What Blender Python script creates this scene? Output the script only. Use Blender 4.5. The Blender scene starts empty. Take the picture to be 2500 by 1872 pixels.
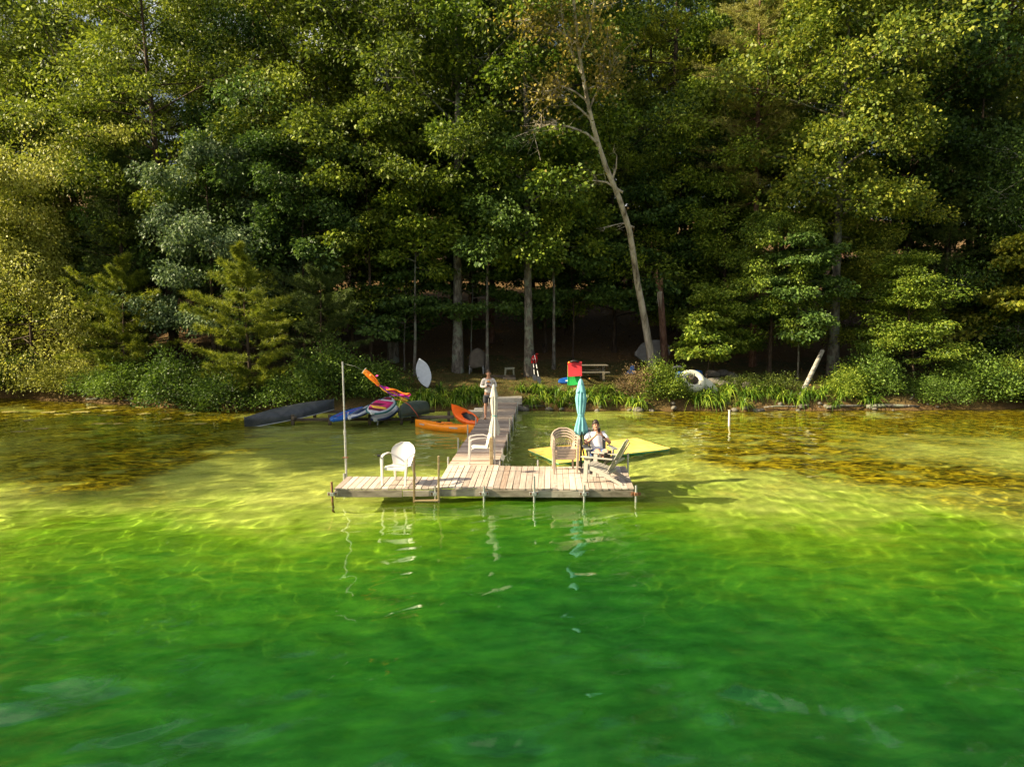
import bpy, bmesh, math, random
import numpy as np
from mathutils import Vector, Matrix, Euler, Quaternion
SC = bpy.context.scene
COL = SC.collection
PI = math.pi
R = math.radians

# ---------------------------------------------------------------- camera
FPX = 1766.0                      # focal length in pixels of the 2500 px wide photograph
PITCH = math.atan(142.0 / FPX)
CAM_Z = 3.75
cam = bpy.data.cameras.new('camera')
cam_o = bpy.data.objects.new('camera', cam)
COL.objects.link(cam_o)
SC.camera = cam_o
cam.sensor_width = 36.0
cam.lens = FPX / 2500.0 * 36.0
cam.clip_start = 0.1
cam.clip_end = 1000.0
cam_o.location = (0, 0, CAM_Z)
cam_o.rotation_euler = (PI / 2 - PITCH, 0, 0)

# ---------------------------------------------------------------- light
SUN_DIR = Vector((1.0, 0.16, -0.63)).normalized()     # the way the light travels
SUN_EL = math.asin(-SUN_DIR.z)
world = bpy.data.worlds.new('World')
SC.world = world
world.use_nodes = True
_nt = world.node_tree
_sky = _nt.nodes.new('ShaderNodeTexSky')
_sky.sky_type = 'NISHITA'
_sky.sun_disc = False
_sky.sun_elevation = SUN_EL
_sky.sun_rotation = math.atan2(-SUN_DIR.x, -SUN_DIR.y)
_sky.dust_density = 5.0
# scattered bright fair-weather clouds, evenly over the whole sky
_tc = _nt.nodes.new('ShaderNodeTexCoord'); _mp = _nt.nodes.new('ShaderNodeMapping'); _mp.inputs['Scale'].default_value = (1, 1, 2.2)
_nz = _nt.nodes.new('ShaderNodeTexNoise'); _nz.inputs['Scale'].default_value = 3.2; _nz.inputs['Detail'].default_value = 6; _nz.inputs['Roughness'].default_value = .58
_cr = _nt.nodes.new('ShaderNodeValToRGB'); _cr.color_ramp.elements[0].position = .47; _cr.color_ramp.elements[1].position = .60
_mx = _nt.nodes.new('ShaderNodeMix'); _mx.data_type = 'RGBA'; _mx.inputs[7].default_value = (9.0, 8.8, 8.4, 1)
_nt.links.new(_tc.outputs['Generated'], _mp.inputs['Vector']); _nt.links.new(_mp.outputs['Vector'], _nz.inputs['Vector']); _nt.links.new(_nz.outputs['Fac'], _cr.inputs['Fac'])
_nt.links.new(_cr.outputs['Color'], _mx.inputs[0]); _nt.links.new(_sky.outputs[0], _mx.inputs[6])
_nt.links.new(_mx.outputs[2], _nt.nodes['Background'].inputs[0])
_nt.nodes['Background'].inputs[1].default_value = 0.05
sun = bpy.data.lights.new('sun', 'SUN')
sun.energy = 5.0
sun.angle = R(0.53)
sun.color = (1.0, 0.84, 0.55)
sun.cycles.is_caustics_light = True
sun_o = bpy.data.objects.new('sun', sun)
COL.objects.link(sun_o)
sun_o.location = (-30, -5, 30)
sun_o.rotation_euler = SUN_DIR.to_track_quat('-Z', 'Y').to_euler()
SC.view_settings.view_transform = 'Standard'
SC.view_settings.look = 'None'
SC.view_settings.gamma = 1.0
SC.view_settings.exposure = 1.55
SC.cycles.caustics_refractive = True
SC.cycles.caustics_reflective = False
SC.cycles.max_bounces = 8
SC.cycles.diffuse_bounces = 3
SC.cycles.glossy_bounces = 3
SC.cycles.transmission_bounces = 6
SC.cycles.transparent_max_bounces = 8
SC.cycles.sample_clamp_indirect = 4.0
SC.cycles.sample_clamp_direct = 0.0
SC.cycles.use_denoising = True

# ---------------------------------------------------------------- helpers
def ray(px, py):
    u = (px - 1250.0) / FPX
    v = (936.0 - py) / FPX
    c, s = math.cos(PITCH), math.sin(PITCH)
    return Vector((u, c + v * s, -s + v * c))
def at(px, py, z=0.0):
    d = ray(px, py)
    return Vector((0, 0, CAM_Z)) + d * ((z - CAM_Z) / d.z)
def aty(px, py, Y):
    d = ray(px, py)
    return Vector((0, 0, CAM_Z)) + d * (Y / d.y)

_SX = [-90, -60, -48, -36, -31.5, -30, -28.5, -20, -14, -8, 0, 10, 20, 30, 45, 60, 90]
_SY = [0, 4, 8, 10, 12, 30, 38.3, 34.9, 32.4, 31.5, 31.8, 31.7, 32.1, 33.5, 36, 38, 42]
def shore(x):
    x = np.asarray(x, float)
    s = 0
    for k in (-2, -1, 0, 1, 2):
        s = s + np.interp(x + k * 0.9, _SX, _SY)
    return s / 5 + 0.18 * np.sin(x * 1.7) + 0.1 * np.sin(x * 4.1 + 1)
_VX = [-60, -28, -23.5, -20, -17, -14, -10, -5, -1.5, -0.3, 0, 0.5, 1.4, 3, 6, 9, 30, 60, 120, 200]
_VZ = [-5.5, -3.5, -2.5, -1.55, -.92, -.60, -.48, -.36, -.26, -.16, .03, .42, .78, 1.02, 1.40, 1.9, 6.8, 14, 26, 42]
def ground_z(x, y):
    x = np.asarray(x, float); y = np.asarray(y, float)
    v = y - shore(x)
    w = np.clip((-v - 6) / 8, 0, 1) * (v > -60)          # the drop-off wanders in and out along the shore
    z = np.interp(v + w * (.9 - 2.5 * np.exp(-((x - 1.0) / 4.2) ** 2) + .8 * np.sin(x * .83 + y * .25 + 1) - .9 * np.clip((np.abs(x) - 14) / 8, 0, 1)), _VX, _VZ)
    n = 0.05 * np.sin(x * .9 + y * .4) * np.sin(y * .8 - x * .3) + 0.03 * np.sin(x * 2.3 - y * 1.1)
    return z + n * np.clip(np.abs(v) / 3, 0, 1)
def gz(x, y):
    return float(ground_z(x, y))
def atg(px, py):
    """first point of the ground met by the ray through a pixel"""
    d = ray(px, py)
    o = Vector((0, 0, CAM_Z))
    t = 18.0
    while t < 160:
        p = o + d * t
        if p.z <= gz(p.x, p.y):
            return p
        t += 0.05
    return o + d * 60

class MB:
    """collects shapes, then links them as one mesh object"""
    def __init__(s):
        s.v = []; s.f = []
    def add(s, vs, fs):
        b = len(s.v)
        s.v.extend([tuple(p) for p in vs])
        s.f.extend([tuple(b + i for i in f) for f in fs])
        return s
    def box(s, c, size, rot=None):
        hx, hy, hz = size[0] / 2, size[1] / 2, size[2] / 2
        vs = [Vector((a * hx, b * hy, d * hz)) for d in (-1, 1) for b in (-1, 1) for a in (-1, 1)]
        if rot is not None:
            m = Euler(rot).to_matrix() if not isinstance(rot, Matrix) else rot
            vs = [m @ v for v in vs]
        c = Vector(c)
        return s.add([c + v for v in vs], [(0, 2, 3, 1), (4, 5, 7, 6), (0, 1, 5, 4), (2, 6, 7, 3), (0, 4, 6, 2), (1, 3, 7, 5)])
    def bar(s, a, b, w, h, up=(0, 0, 1)):
        a, b = Vector(a), Vector(b)
        d = (b - a); L = d.length; d.normalize()
        side = d.cross(Vector(up))
        if side.length < 1e-4: side = Vector((1, 0, 0))
        side.normalize(); u = side.cross(d).normalized()
        m = Matrix((d, side, u)).transposed()
        return s.box((a + b) / 2, (L, w, h), m)
    def tube(s, pts, rad, n=8, cap=True, squash=None):
        pts = [Vector(p) for p in pts]
        if not hasattr(rad, '__len__'): rad = [rad] * len(pts)
        b = len(s.v); up = Vector((0, 0, 1)); prev = None
        for i, p in enumerate(pts):
            d = (pts[min(i + 1, len(pts) - 1)] - pts[max(i - 1, 0)])
            d = d.normalized() if d.length > 1e-9 else Vector((0, 0, 1))
            if prev is None:
                a = d.cross(up if abs(d.z) < .95 else Vector((1, 0, 0))).normalized()
            else:
                a = prev - d * prev.dot(d)
                a = a.normalized() if a.length > 1e-6 else d.orthogonal().normalized()
            prev = a; c = d.cross(a)
            for k in range(n):
                t = 2 * PI * k / n
                q = squash if squash else 1.0
                s.v.append(tuple(p + (a * math.cos(t) + c * math.sin(t) * q) * rad[i]))
        for i in range(len(pts) - 1):
            for k in range(n):
                s.f.append((b + i * n + k, b + i * n + (k + 1) % n, b + (i + 1) * n + (k + 1) % n, b + (i + 1) * n + k))
        if cap:
            s.f.append(tuple(b + k for k in reversed(range(n))))
            s.f.append(tuple(b + (len(pts) - 1) * n + k for k in range(n)))
        return s
    def rings(s, rings, closed=True, cap=True):
        n = len(rings[0]); b = len(s.v)
        for r in rings: s.v.extend([tuple(p) for p in r])
        m = n if closed else n - 1
        for i in range(len(rings) - 1):
            for k in range(m):
                s.f.append((b + i * n + k, b + i * n + (k + 1) % n, b + (i + 1) * n + (k + 1) % n, b + (i + 1) * n + k))
        if cap and closed:
            s.f.append(tuple(b + k for k in reversed(range(n))))
            s.f.append(tuple(b + (len(rings) - 1) * n + k for k in range(n)))
        return s
    def sheet(s, P, thick=None):
        """P[i][j] grid of points; thick adds a back face so that the sheet has real thickness"""
        P = [[Vector(p) for p in row] for row in P]
        ni, nj = len(P), len(P[0]); b = len(s.v)
        for row in P: s.v.extend([tuple(p) for p in row])
        for i in range(ni - 1):
            for j in range(nj - 1):
                s.f.append((b + i * nj + j, b + i * nj + j + 1, b + (i + 1) * nj + j + 1, b + (i + 1) * nj + j))
        if thick:
            b2 = len(s.v)
            for i in range(ni):
                for j in range(nj):
                    a = P[min(i + 1, ni - 1)][j] - P[max(i - 1, 0)][j]
                    c = P[i][min(j + 1, nj - 1)] - P[i][max(j - 1, 0)]
                    nn = c.cross(a)
                    nn = nn.normalized() if nn.length > 1e-9 else Vector((0, 0, 1))
                    s.v.append(tuple(P[i][j] - nn * thick))
            for i in range(ni - 1):
                for j in range(nj - 1):
                    s.f.append((b2 + i * nj + j, b2 + (i + 1) * nj + j, b2 + (i + 1) * nj + j + 1, b2 + i * nj + j + 1))
            loop = [(0, j) for j in range(nj)] + [(i, nj - 1) for i in range(1, ni)] + [(ni - 1, j) for j in range(nj - 2, -1, -1)] + [(i, 0) for i in range(ni - 2, 0, -1)]
            for k in range(len(loop)):
                i0, j0 = loop[k]; i1, j1 = loop[(k + 1) % len(loop)]
                s.f.append((b + i1 * nj + j1, b + i0 * nj + j0, b2 + i0 * nj + j0, b2 + i1 * nj + j1))
        return s
    def ball(s, c, r, nu=12, nv=8, rot=None):
        c = Vector(c); r = Vector(r) if hasattr(r, '__len__') else Vector((r, r, r))
        m = Euler(rot).to_matrix() if rot else Matrix.Identity(3)
        b = len(s.v)
        for j in range(1, nv):
            ph = PI * j / nv
            for i in range(nu):
                th = 2 * PI * i / nu
                s.v.append(tuple(c + m @ Vector((r.x * math.sin(ph) * math.cos(th), r.y * math.sin(ph) * math.sin(th), r.z * math.cos(ph)))))
        for j in range(nv - 2):
            for i in range(nu):
                s.f.append((b + j * nu + i, b + (j + 1) * nu + i, b + (j + 1) * nu + (i + 1) % nu, b + j * nu + (i + 1) % nu))
        t = len(s.v); s.v.append(tuple(c + m @ Vector((0, 0, r.z)))); s.v.append(tuple(c - m @ Vector((0, 0, r.z))))
        for i in range(nu):
            s.f.append((t, b + i, b + (i + 1) % nu))
            s.f.append((t + 1, b + (nv - 2) * nu + (i + 1) % nu, b + (nv - 2) * nu + i))
        return s
    def xf(s, M):
        s.v = [tuple(M @ Vector(p)) for p in s.v]
        return s
    def mesh(s, name, smooth=False):
        me = bpy.data.meshes.new(name)
        me.from_pydata(s.v, [], s.f); me.update()
        if smooth: me.shade_smooth()
        return me
    def build(s, name, mat, parent=None, smooth=False, bevel=0.0, angle=None):
        me = s.mesh(name, smooth)
        if bevel > 0:
            bm = bmesh.new(); bm.from_mesh(me)
            bmesh.ops.bevel(bm, geom=[e for e in bm.edges if len(e.link_faces) == 2 and e.calc_face_angle(0) > 0.5], offset=bevel, segments=1, affect='EDGES', clamp_overlap=True)
            bm.to_mesh(me); bm.free()
        if angle:
            try: me.set_sharp_from_angle(angle=R(angle))
            except Exception: pass
        return link(name, me, mat, parent)
def link(name, me, mat, parent=None):
    if mat is not None and not me.materials: me.materials.append(mat)
    o = bpy.data.objects.new(name, me); COL.objects.link(o)
    if parent is not None: o.parent = parent
    return o
def fast_mesh(name, V, F, smooth=False):
    V = np.ascontiguousarray(V, dtype=np.float32); F = np.ascontiguousarray(F, dtype=np.int32)
    k = F.shape[1]
    me = bpy.data.meshes.new(name)
    me.vertices.add(len(V)); me.vertices.foreach_set('co', V.ravel())
    me.loops.add(F.size); me.loops.foreach_set('vertex_index', F.ravel())
    me.polygons.add(len(F)); me.polygons.foreach_set('loop_start', np.arange(0, F.size, k, dtype=np.int32))
    me.update(calc_edges=True)
    if smooth: me.shade_smooth()
    return me
def tag(o, label=None, cat=None, group=None, kind=None):
    if label: o['label'] = label
    if cat: o['category'] = cat
    if group: o['group'] = group
    if kind: o['kind'] = kind
    return o
def thing(name, label, cat, loc=(0, 0, 0), rz=0.0, group=None):
    o = bpy.data.objects.new(name, None); COL.objects.link(o)
    o.empty_display_size = .1
    o.location = loc; o.rotation_euler = (0, 0, rz)
    return tag(o, label, cat, group)
def copy_tree(root, parent=None):
    c = root.copy(); COL.objects.link(c)
    if parent is not None: c.parent = parent
    for ch in root.children: copy_tree(ch, c)
    return c

# ---------------------------------------------------------------- materials
class NT:
    def __init__(s, name):
        s.m = bpy.data.materials.new(name); s.m.use_nodes = True
        s.t = s.m.node_tree; s.t.nodes.clear()
        s.out = s.n('ShaderNodeOutputMaterial')
    def n(s, kind, **kw):
        nd = s.t.nodes.new(kind)
        for k, v in kw.items(): setattr(nd, k, v)
        return nd
    def l(s, a, b): s.t.links.new(a, b)
    def coords(s, which='Object', scale=(1, 1, 1)):
        tc = s.n('ShaderNodeTexCoord'); mp = s.n('ShaderNodeMapping')
        mp.inputs['Scale'].default_value = scale
        s.l(tc.outputs[which], mp.inputs['Vector'])
        return mp.outputs['Vector']
    def noise(s, vec, scale=5, detail=4, rough=.55, dist=0.0):
        nd = s.n('ShaderNodeTexNoise')
        nd.inputs['Scale'].default_value = scale; nd.inputs['Detail'].default_value = detail
        nd.inputs['Roughness'].default_value = rough; nd.inputs['Distortion'].default_value = dist
        if vec is not None: s.l(vec, nd.inputs['Vector'])
        return nd.outputs['Fac']
    def ramp(s, fac, stops, interp='LINEAR'):
        nd = s.n('ShaderNodeValToRGB'); cr = nd.color_ramp; cr.interpolation = interp
        while len(cr.elements) < len(stops): cr.elements.new(.5)
        for e, (p, c) in zip(cr.elements, stops):
            e.position = p; e.color = (*c, 1) if len(c) == 3 else c
        if fac is not None: s.l(fac, nd.inputs['Fac'])
        return nd.outputs['Color']
    def mix(s, a, b, fac, mode='MIX'):
        nd = s.n('ShaderNodeMix'); nd.data_type = 'RGBA'; nd.blend_type = mode
        for sock, val in ((nd.inputs[6], a), (nd.inputs[7], b), (nd.inputs[0], fac)):
            if isinstance(val, (int, float)): sock.default_value = val
            elif isinstance(val, tuple): sock.default_value = (*val, 1) if len(val) == 3 else val
            else: s.l(val, sock)
        return nd.outputs[2]
    def math(s, op, a, b=None):
        nd = s.n('ShaderNodeMath'); nd.operation = op
        for sock, val in ((nd.inputs[0], a), (nd.inputs[1], b)):
            if val is None: continue
            if isinstance(val, (int, float)): sock.default_value = val
            else: s.l(val, sock)
        return nd.outputs[0]
    def bsdf(s, color, rough=.6, spec=.5, bump=None, bump_s=.3, bump_d=.01, metal=0.0):
        p = s.n('ShaderNodeBsdfPrincipled')
        if isinstance(color, tuple): p.inputs['Base Color'].default_value = (*color, 1)
        else: s.l(color, p.inputs['Base Color'])
        if isinstance(rough, (int, float)): p.inputs['Roughness'].default_value = rough
        else: s.l(rough, p.inputs['Roughness'])
        p.inputs['Specular IOR Level'].default_value = spec
        p.inputs['Metallic'].default_value = metal
        if bump is not None:
            b = s.n('ShaderNodeBump'); b.inputs['Strength'].default_value = bump_s; b.inputs['Distance'].default_value = bump_d
            s.l(bump, b.inputs['Height']); s.l(b.outputs['Normal'], p.inputs['Normal'])
        return p
    def done(s, sh):
        s.l(sh.outputs[0], s.out.inputs['Surface']); return s.m
def plain(name, col, rough=.5, var=.25, scale=6.0, bump=.15, spec=.5, metal=0.0, dirt=None):
    """a plain surface with slight uneven colour and relief"""
    t = NT(name); v = t.coords('Object')
    f = t.noise(v, scale, 5, .6)
    lo = tuple(max(c * (1 - var), 0) for c in col); hi = tuple(min(c * (1 + var * .6), 1) for c in col)
    c = t.ramp(f, [(.3, lo), (.7, hi)])
    if dirt:
        g = t.noise(t.coords('Object'), scale * .45, 6, .7)
        c = t.mix(c, dirt, t.ramp(g, [(.52, (0, 0, 0)), (.72, (.7, .7, .7))]))
    return t.done(t.bsdf(c, rough, spec, f, bump, .004, metal))
# ================================================================ the setting
def strip(name, v0, v1, nv, x0, x1, nx, mat, vpow=1.0):
    xs = np.linspace(x0, x1, nx)
    vs = np.unique(np.concatenate([np.linspace(v0, v1, nv), [k for k in _VX if v0 < k < v1]]))
    X, V = np.meshgrid(xs, vs)
    Y = shore(X) + V
    Z = ground_z(X, Y)
    P = np.stack([X, Y, Z], -1).reshape(-1, 3)
    i = np.arange(X.size).reshape(X.shape)
    F = np.stack([i[:-1, :-1], i[:-1, 1:], i[1:, 1:], i[1:, :-1]], -1).reshape(-1, 4)
    return link(name, fast_mesh(name, P, F, True), mat)

def m_ground():
    t = NT('forest_floor'); v = t.coords('Object')
    big = t.noise(v, .35, 4, .6); mid = t.noise(v, 2.2, 6, .65); fine = t.noise(v, 22, 4, .7)
    litter = t.ramp(fine, [(.25, (.035, .021, .009)), (.5, (.125, .075, .028)), (.75, (.26, .16, .06))])
    grass = t.ramp(fine, [(.25, (.018, .022, .005)), (.5, (.06, .065, .014)), (.8, (.13, .115, .03))])
    sp = t.n('ShaderNodeSeparateXYZ'); t.l(v, sp.inputs[0])
    h = t.math('ADD', sp.outputs['Z'], t.math('MULTIPLY', t.math('SUBTRACT', big, .5), 1.2))
    f = t.ramp(h, [(.0, (0, 0, 0)), (.35, (1, 1, 1)), (.95, (1, 1, 1)), (1.0, (0, 0, 0))])
    mr = t.n('ShaderNodeMapRange'); mr.inputs[1].default_value = 0; mr.inputs[2].default_value = 1.9
    t.l(h, mr.inputs[0]); t.l(mr.outputs[0], f.node.inputs['Fac'])
    f2 = t.math('MULTIPLY', f, t.ramp(mid, [(.3, (.25, .25, .25)), (.6, (1, 1, 1))]))
    c = t.mix(litter, grass, f2)
    return t.done(t.bsdf(c, .95, .2, t.math('ADD', mid, fine), .7, .05))
def m_bed():
    t = NT('lake_bed'); v = t.coords('Object')
    sp = t.n('ShaderNodeSeparateXYZ'); t.l(v, sp.inputs[0])
    z = sp.outputs['Z']
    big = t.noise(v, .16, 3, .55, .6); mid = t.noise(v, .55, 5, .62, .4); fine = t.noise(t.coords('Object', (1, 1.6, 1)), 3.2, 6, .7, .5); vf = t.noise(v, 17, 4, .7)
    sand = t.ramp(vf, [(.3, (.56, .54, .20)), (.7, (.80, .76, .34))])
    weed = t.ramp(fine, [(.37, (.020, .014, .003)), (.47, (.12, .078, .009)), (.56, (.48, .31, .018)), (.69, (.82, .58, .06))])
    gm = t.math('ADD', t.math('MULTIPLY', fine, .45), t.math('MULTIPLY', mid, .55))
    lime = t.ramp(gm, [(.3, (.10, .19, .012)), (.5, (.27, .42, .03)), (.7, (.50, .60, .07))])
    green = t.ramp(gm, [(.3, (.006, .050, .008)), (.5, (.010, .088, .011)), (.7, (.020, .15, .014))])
    # brown weed covers the shallows, bare sand lies round the dock, greens by depth stand in for light the water absorbs
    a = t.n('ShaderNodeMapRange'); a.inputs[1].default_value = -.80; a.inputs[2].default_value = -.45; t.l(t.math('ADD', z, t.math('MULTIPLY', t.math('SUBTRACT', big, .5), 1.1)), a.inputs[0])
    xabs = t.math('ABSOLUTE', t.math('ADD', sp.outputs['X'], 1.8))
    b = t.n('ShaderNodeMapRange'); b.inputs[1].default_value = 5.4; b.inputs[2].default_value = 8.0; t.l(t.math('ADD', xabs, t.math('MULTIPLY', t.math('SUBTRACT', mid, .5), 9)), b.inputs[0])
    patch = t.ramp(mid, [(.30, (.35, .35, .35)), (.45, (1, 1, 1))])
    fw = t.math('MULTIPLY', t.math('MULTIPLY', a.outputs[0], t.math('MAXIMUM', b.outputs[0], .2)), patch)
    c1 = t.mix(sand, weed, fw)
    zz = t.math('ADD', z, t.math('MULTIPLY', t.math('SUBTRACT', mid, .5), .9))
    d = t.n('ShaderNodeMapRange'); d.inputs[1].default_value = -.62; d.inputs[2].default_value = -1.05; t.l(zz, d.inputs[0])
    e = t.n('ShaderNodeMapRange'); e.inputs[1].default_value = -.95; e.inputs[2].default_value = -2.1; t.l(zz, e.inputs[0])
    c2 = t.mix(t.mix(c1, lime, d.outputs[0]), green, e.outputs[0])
    return t.done(t.bsdf(c2, .95, .1, fine, .8, .06))
def m_water():
    # clear water over the shallows; with depth, green surface colour stands in for light scattered by suspended matter
    t = NT('lake_water')
    g = t.n('ShaderNodeBsdfGlass'); g.inputs['IOR'].default_value = 1.333; g.inputs['Roughness'].default_value = 0.0
    g.inputs['Color'].default_value = WATER_COL
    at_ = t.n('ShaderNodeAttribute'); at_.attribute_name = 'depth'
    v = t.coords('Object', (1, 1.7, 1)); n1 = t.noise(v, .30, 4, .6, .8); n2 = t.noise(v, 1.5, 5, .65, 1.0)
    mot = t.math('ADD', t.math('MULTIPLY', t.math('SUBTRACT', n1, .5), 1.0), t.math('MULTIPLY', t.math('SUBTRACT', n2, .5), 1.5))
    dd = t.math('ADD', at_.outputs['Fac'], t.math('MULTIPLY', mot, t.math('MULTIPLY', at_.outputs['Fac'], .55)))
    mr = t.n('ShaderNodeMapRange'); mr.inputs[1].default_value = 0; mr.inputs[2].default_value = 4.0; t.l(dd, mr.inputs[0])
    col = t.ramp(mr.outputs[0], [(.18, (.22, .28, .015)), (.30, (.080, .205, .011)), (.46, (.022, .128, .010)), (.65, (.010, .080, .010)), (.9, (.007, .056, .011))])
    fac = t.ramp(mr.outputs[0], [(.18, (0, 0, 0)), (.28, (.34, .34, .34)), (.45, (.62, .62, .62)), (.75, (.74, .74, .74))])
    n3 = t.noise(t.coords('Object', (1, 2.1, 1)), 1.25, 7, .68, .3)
    col = t.mix(col, t.ramp(n3, [(.33, (.55, .62, .6)), (.5, (.95, .95, .9)), (.68, (1.6, 1.35, 1.2))]), 1.0, 'MULTIPLY')  # patchy suspended matter, with ripple light and dark put into the colour
    rip = t.noise(t.coords('Object', (1, 2.0, 1)), 5.0, 4, .6, .4)
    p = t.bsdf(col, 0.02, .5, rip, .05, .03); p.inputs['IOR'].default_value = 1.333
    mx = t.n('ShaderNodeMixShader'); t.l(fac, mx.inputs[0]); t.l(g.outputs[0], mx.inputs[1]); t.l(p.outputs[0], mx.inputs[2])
    return t.done(mx)
WATER_COL = (.90, 1.0, .72, 1)
def bed_bumps(X, Y, Z):
    # hummocks of weed: low in the shallows, tall on the deep slope
    r = np.random.default_rng(31); h = np.zeros_like(X); amp = 0
    for i in range(26):
        lam = math.exp(r.uniform(math.log(.5), math.log(3.5))); a = r.uniform(0, PI); A = lam ** .6; amp += A * A / 2
        k = 2 * PI / lam; h += A * np.sin(k * (math.cos(a) * X + math.sin(a) * Y + .25 * np.sin(X * .8 + Y * .5 + i)) + r.uniform(0, 6.28))
    h /= math.sqrt(amp)
    return h * np.interp(-Z, [0, .2, .6, 1.0, 2.0, 3.5], [0, .012, .025, .045, .07, .09])
def bed_strip():
    xs = np.unique(np.concatenate([np.linspace(-90, -26, 60), np.linspace(-26, 26, 400), np.linspace(26, 90, 60)]))
    vs = np.unique(np.concatenate([np.linspace(-60, -29, 30), np.linspace(-29, -.2, 240)]))
    X, V = np.meshgrid(xs, vs); Y = shore(X) + V; Z = ground_z(X, Y); Z = Z + bed_bumps(X, Y, Z)
    i = np.arange(X.size).reshape(X.shape)
    F = np.stack([i[:-1, :-1], i[:-1, 1:], i[1:, 1:], i[1:, :-1]], -1).reshape(-1, 4)
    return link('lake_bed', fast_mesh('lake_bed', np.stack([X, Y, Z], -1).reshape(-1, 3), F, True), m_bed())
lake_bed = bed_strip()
tag(lake_bed, kind='structure'); lake_bed.cycles.is_caustics_receiver = True
ground = strip('ground', -0.25, 190, 160, -90, 90, 300, m_ground())
tag(ground, kind='structure')
_rw = np.random.default_rng(4)
_K = []
for _i in range(52):
    lam = math.exp(_rw.uniform(math.log(.26), math.log(2.6)))
    ang = R(-68) + _rw.normal(0, .62)
    _K.append((2 * PI / lam, ang, _rw.uniform(0, 6.28), lam * 0.0032 * _rw.uniform(.5, 1.3) * (lam / .8) ** -.25))
def wave_z(X, Y):
    z = np.zeros_like(X)
    wx = X + .35 * np.sin(Y * .7 + X * .2); wy = Y + .35 * np.sin(X * .6 - Y * .25)
    for k, a, p, A in _K:
        z += A * np.sin(k * (math.cos(a) * wx + math.sin(a) * wy) + p)
    gust = .75 + .35 * np.sin(X * .21 + 1.3) * np.sin(Y * .3 + .4)
    calm = np.clip((33 - Y) / 14, .35, 1)
    return z * gust * calm
_xs = np.unique(np.concatenate([np.linspace(-90, -26, 70), np.linspace(-26, 26, 680), np.linspace(26, 90, 70)]))
_ys = np.unique(np.concatenate([np.linspace(-25, 4, 60), np.linspace(4, 32, 400), np.linspace(32, 46, 60)]))
_X, _Y = np.meshgrid(_xs, _ys)
_i = np.arange(_X.size).reshape(_X.shape)
_F = np.stack([_i[:-1, :-1], _i[:-1, 1:], _i[1:, 1:], _i[1:, :-1]], -1)
_keep = (ground_z(_X, _Y) < 0.25)[:-1, :-1]
water = link('water', fast_mesh('water', np.stack([_X, _Y, wave_z(_X, _Y)], -1).reshape(-1, 3), _F[_keep].reshape(-1, 4), True), m_water())
_at = water.data.attributes.new('depth', 'FLOAT', 'POINT'); _at.data.foreach_set('value', np.maximum(0, -ground_z(_X, _Y)).astype(np.float32).ravel())
tag(water, kind='structure'); water.cycles.is_caustics_caster = True
# ================================================================ trees and other plants
def m_leaf(name, dark, mid, light, trans=.35, gloss=.5, spec=.24):
    t = NT(name)
    g = t.n('ShaderNodeNewGeometry'); oi = t.n('ShaderNodeObjectInfo')
    v = t.coords('Object')
    clump = t.noise(v, .55, 2, .5)
    f = t.math('ADD', t.math('MULTIPLY', g.outputs['Random Per Island'], .6), t.math('ADD', t.math('MULTIPLY', clump, .55), t.math('MULTIPLY', t.math('SUBTRACT', oi.outputs['Random'], .5), .28)))
    dark, mid, light = (tuple(min(q * f, .62) for q in k) for k, f in ((dark, .85), (mid, 1.0), (light, 1.25)))
    c = t.ramp(f, [(.18, dark), (.5, mid), (.88, light)])
    p = t.bsdf(c, gloss, spec)
    tr = t.n('ShaderNodeBsdfTranslucent')
    t.l(t.mix(c, (1.0, .95, .25), .5, 'MULTIPLY'), tr.inputs['Color'])
    br = t.n('ShaderNodeMixShader'); br.inputs[0].default_value = trans
    t.l(p.outputs[0], br.inputs[1]); t.l(tr.outputs[0], br.inputs[2])
    return t.done(br)
def m_bark(name, dark, mid, light, sx=7, sz=2.0, lichen=None, moss=None):
    t = NT(name); v = t.coords('Object', (1, 1, sz / sx))
    f = t.noise(v, sx, 6, .65, .3); blot = t.noise(t.coords('Object'), 2.3, 5, .6)
    c = t.ramp(f, [(.3, dark), (.5, mid), (.72, light)])
    if lichen: c = t.mix(c, lichen, t.ramp(blot, [(.5, (0, 0, 0)), (.6, (.8, .8, .8))]))
    return t.done(t.bsdf(c, .9, .2, f, .8, .03))
BARK = m_bark('bark_brown', (.018, .012, .008), (.06, .042, .028), (.13, .10, .07))
BARK_GREY = m_bark('bark_grey', (.035, .03, .024), (.12, .105, .085), (.27, .25, .21), 9, 3, (.20, .23, .17))
BARK_RED = m_bark('bark_red_pine', (.04, .02, .012), (.14, .075, .05), (.26, .16, .12), 10, 3)
BARK_PALE = m_bark('bark_pale_stripped', (.06, .042, .028), (.42, .37, .29), (.64, .58, .49), 4.0, .7)
BARK_BIRCH = m_bark('bark_birch', (.05, .045, .04), (.50, .48, .43), (.72, .70, .64), 4, 11)
L_OAK = m_leaf('leaf_oak', (.030, .055, .009), (.098, .150, .017), (.24, .29, .034))
L_DARK = m_leaf('leaf_dark_green', (.024, .056, .013), (.062, .120, .024), (.125, .20, .04), .32)
L_BLUE = m_leaf('leaf_grey_green', (.038, .072, .030), (.082, .135, .058), (.155, .215, .095), .28, .52, .22)
L_MAPLE = m_leaf('leaf_maple', (.042, .088, .010), (.125, .200, .02), (.27, .33, .04))
L_YELLOW = m_leaf('leaf_yellow_green', (.080, .110, .013), (.20, .24, .026), (.40, .37, .05), .42)
L_POPLAR = m_leaf('leaf_poplar', (.046, .085, .012), (.135, .195, .024), (.31, .33, .045), .38)
L_BIRCH = m_leaf('leaf_birch', (.10, .125, .020), (.25, .285, .05), (.44, .45, .11), .40)
L_PALE = m_leaf('leaf_sparse_yellowing', (.10, .10, .02), (.26, .23, .045), (.44, .34, .08), .42)
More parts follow.
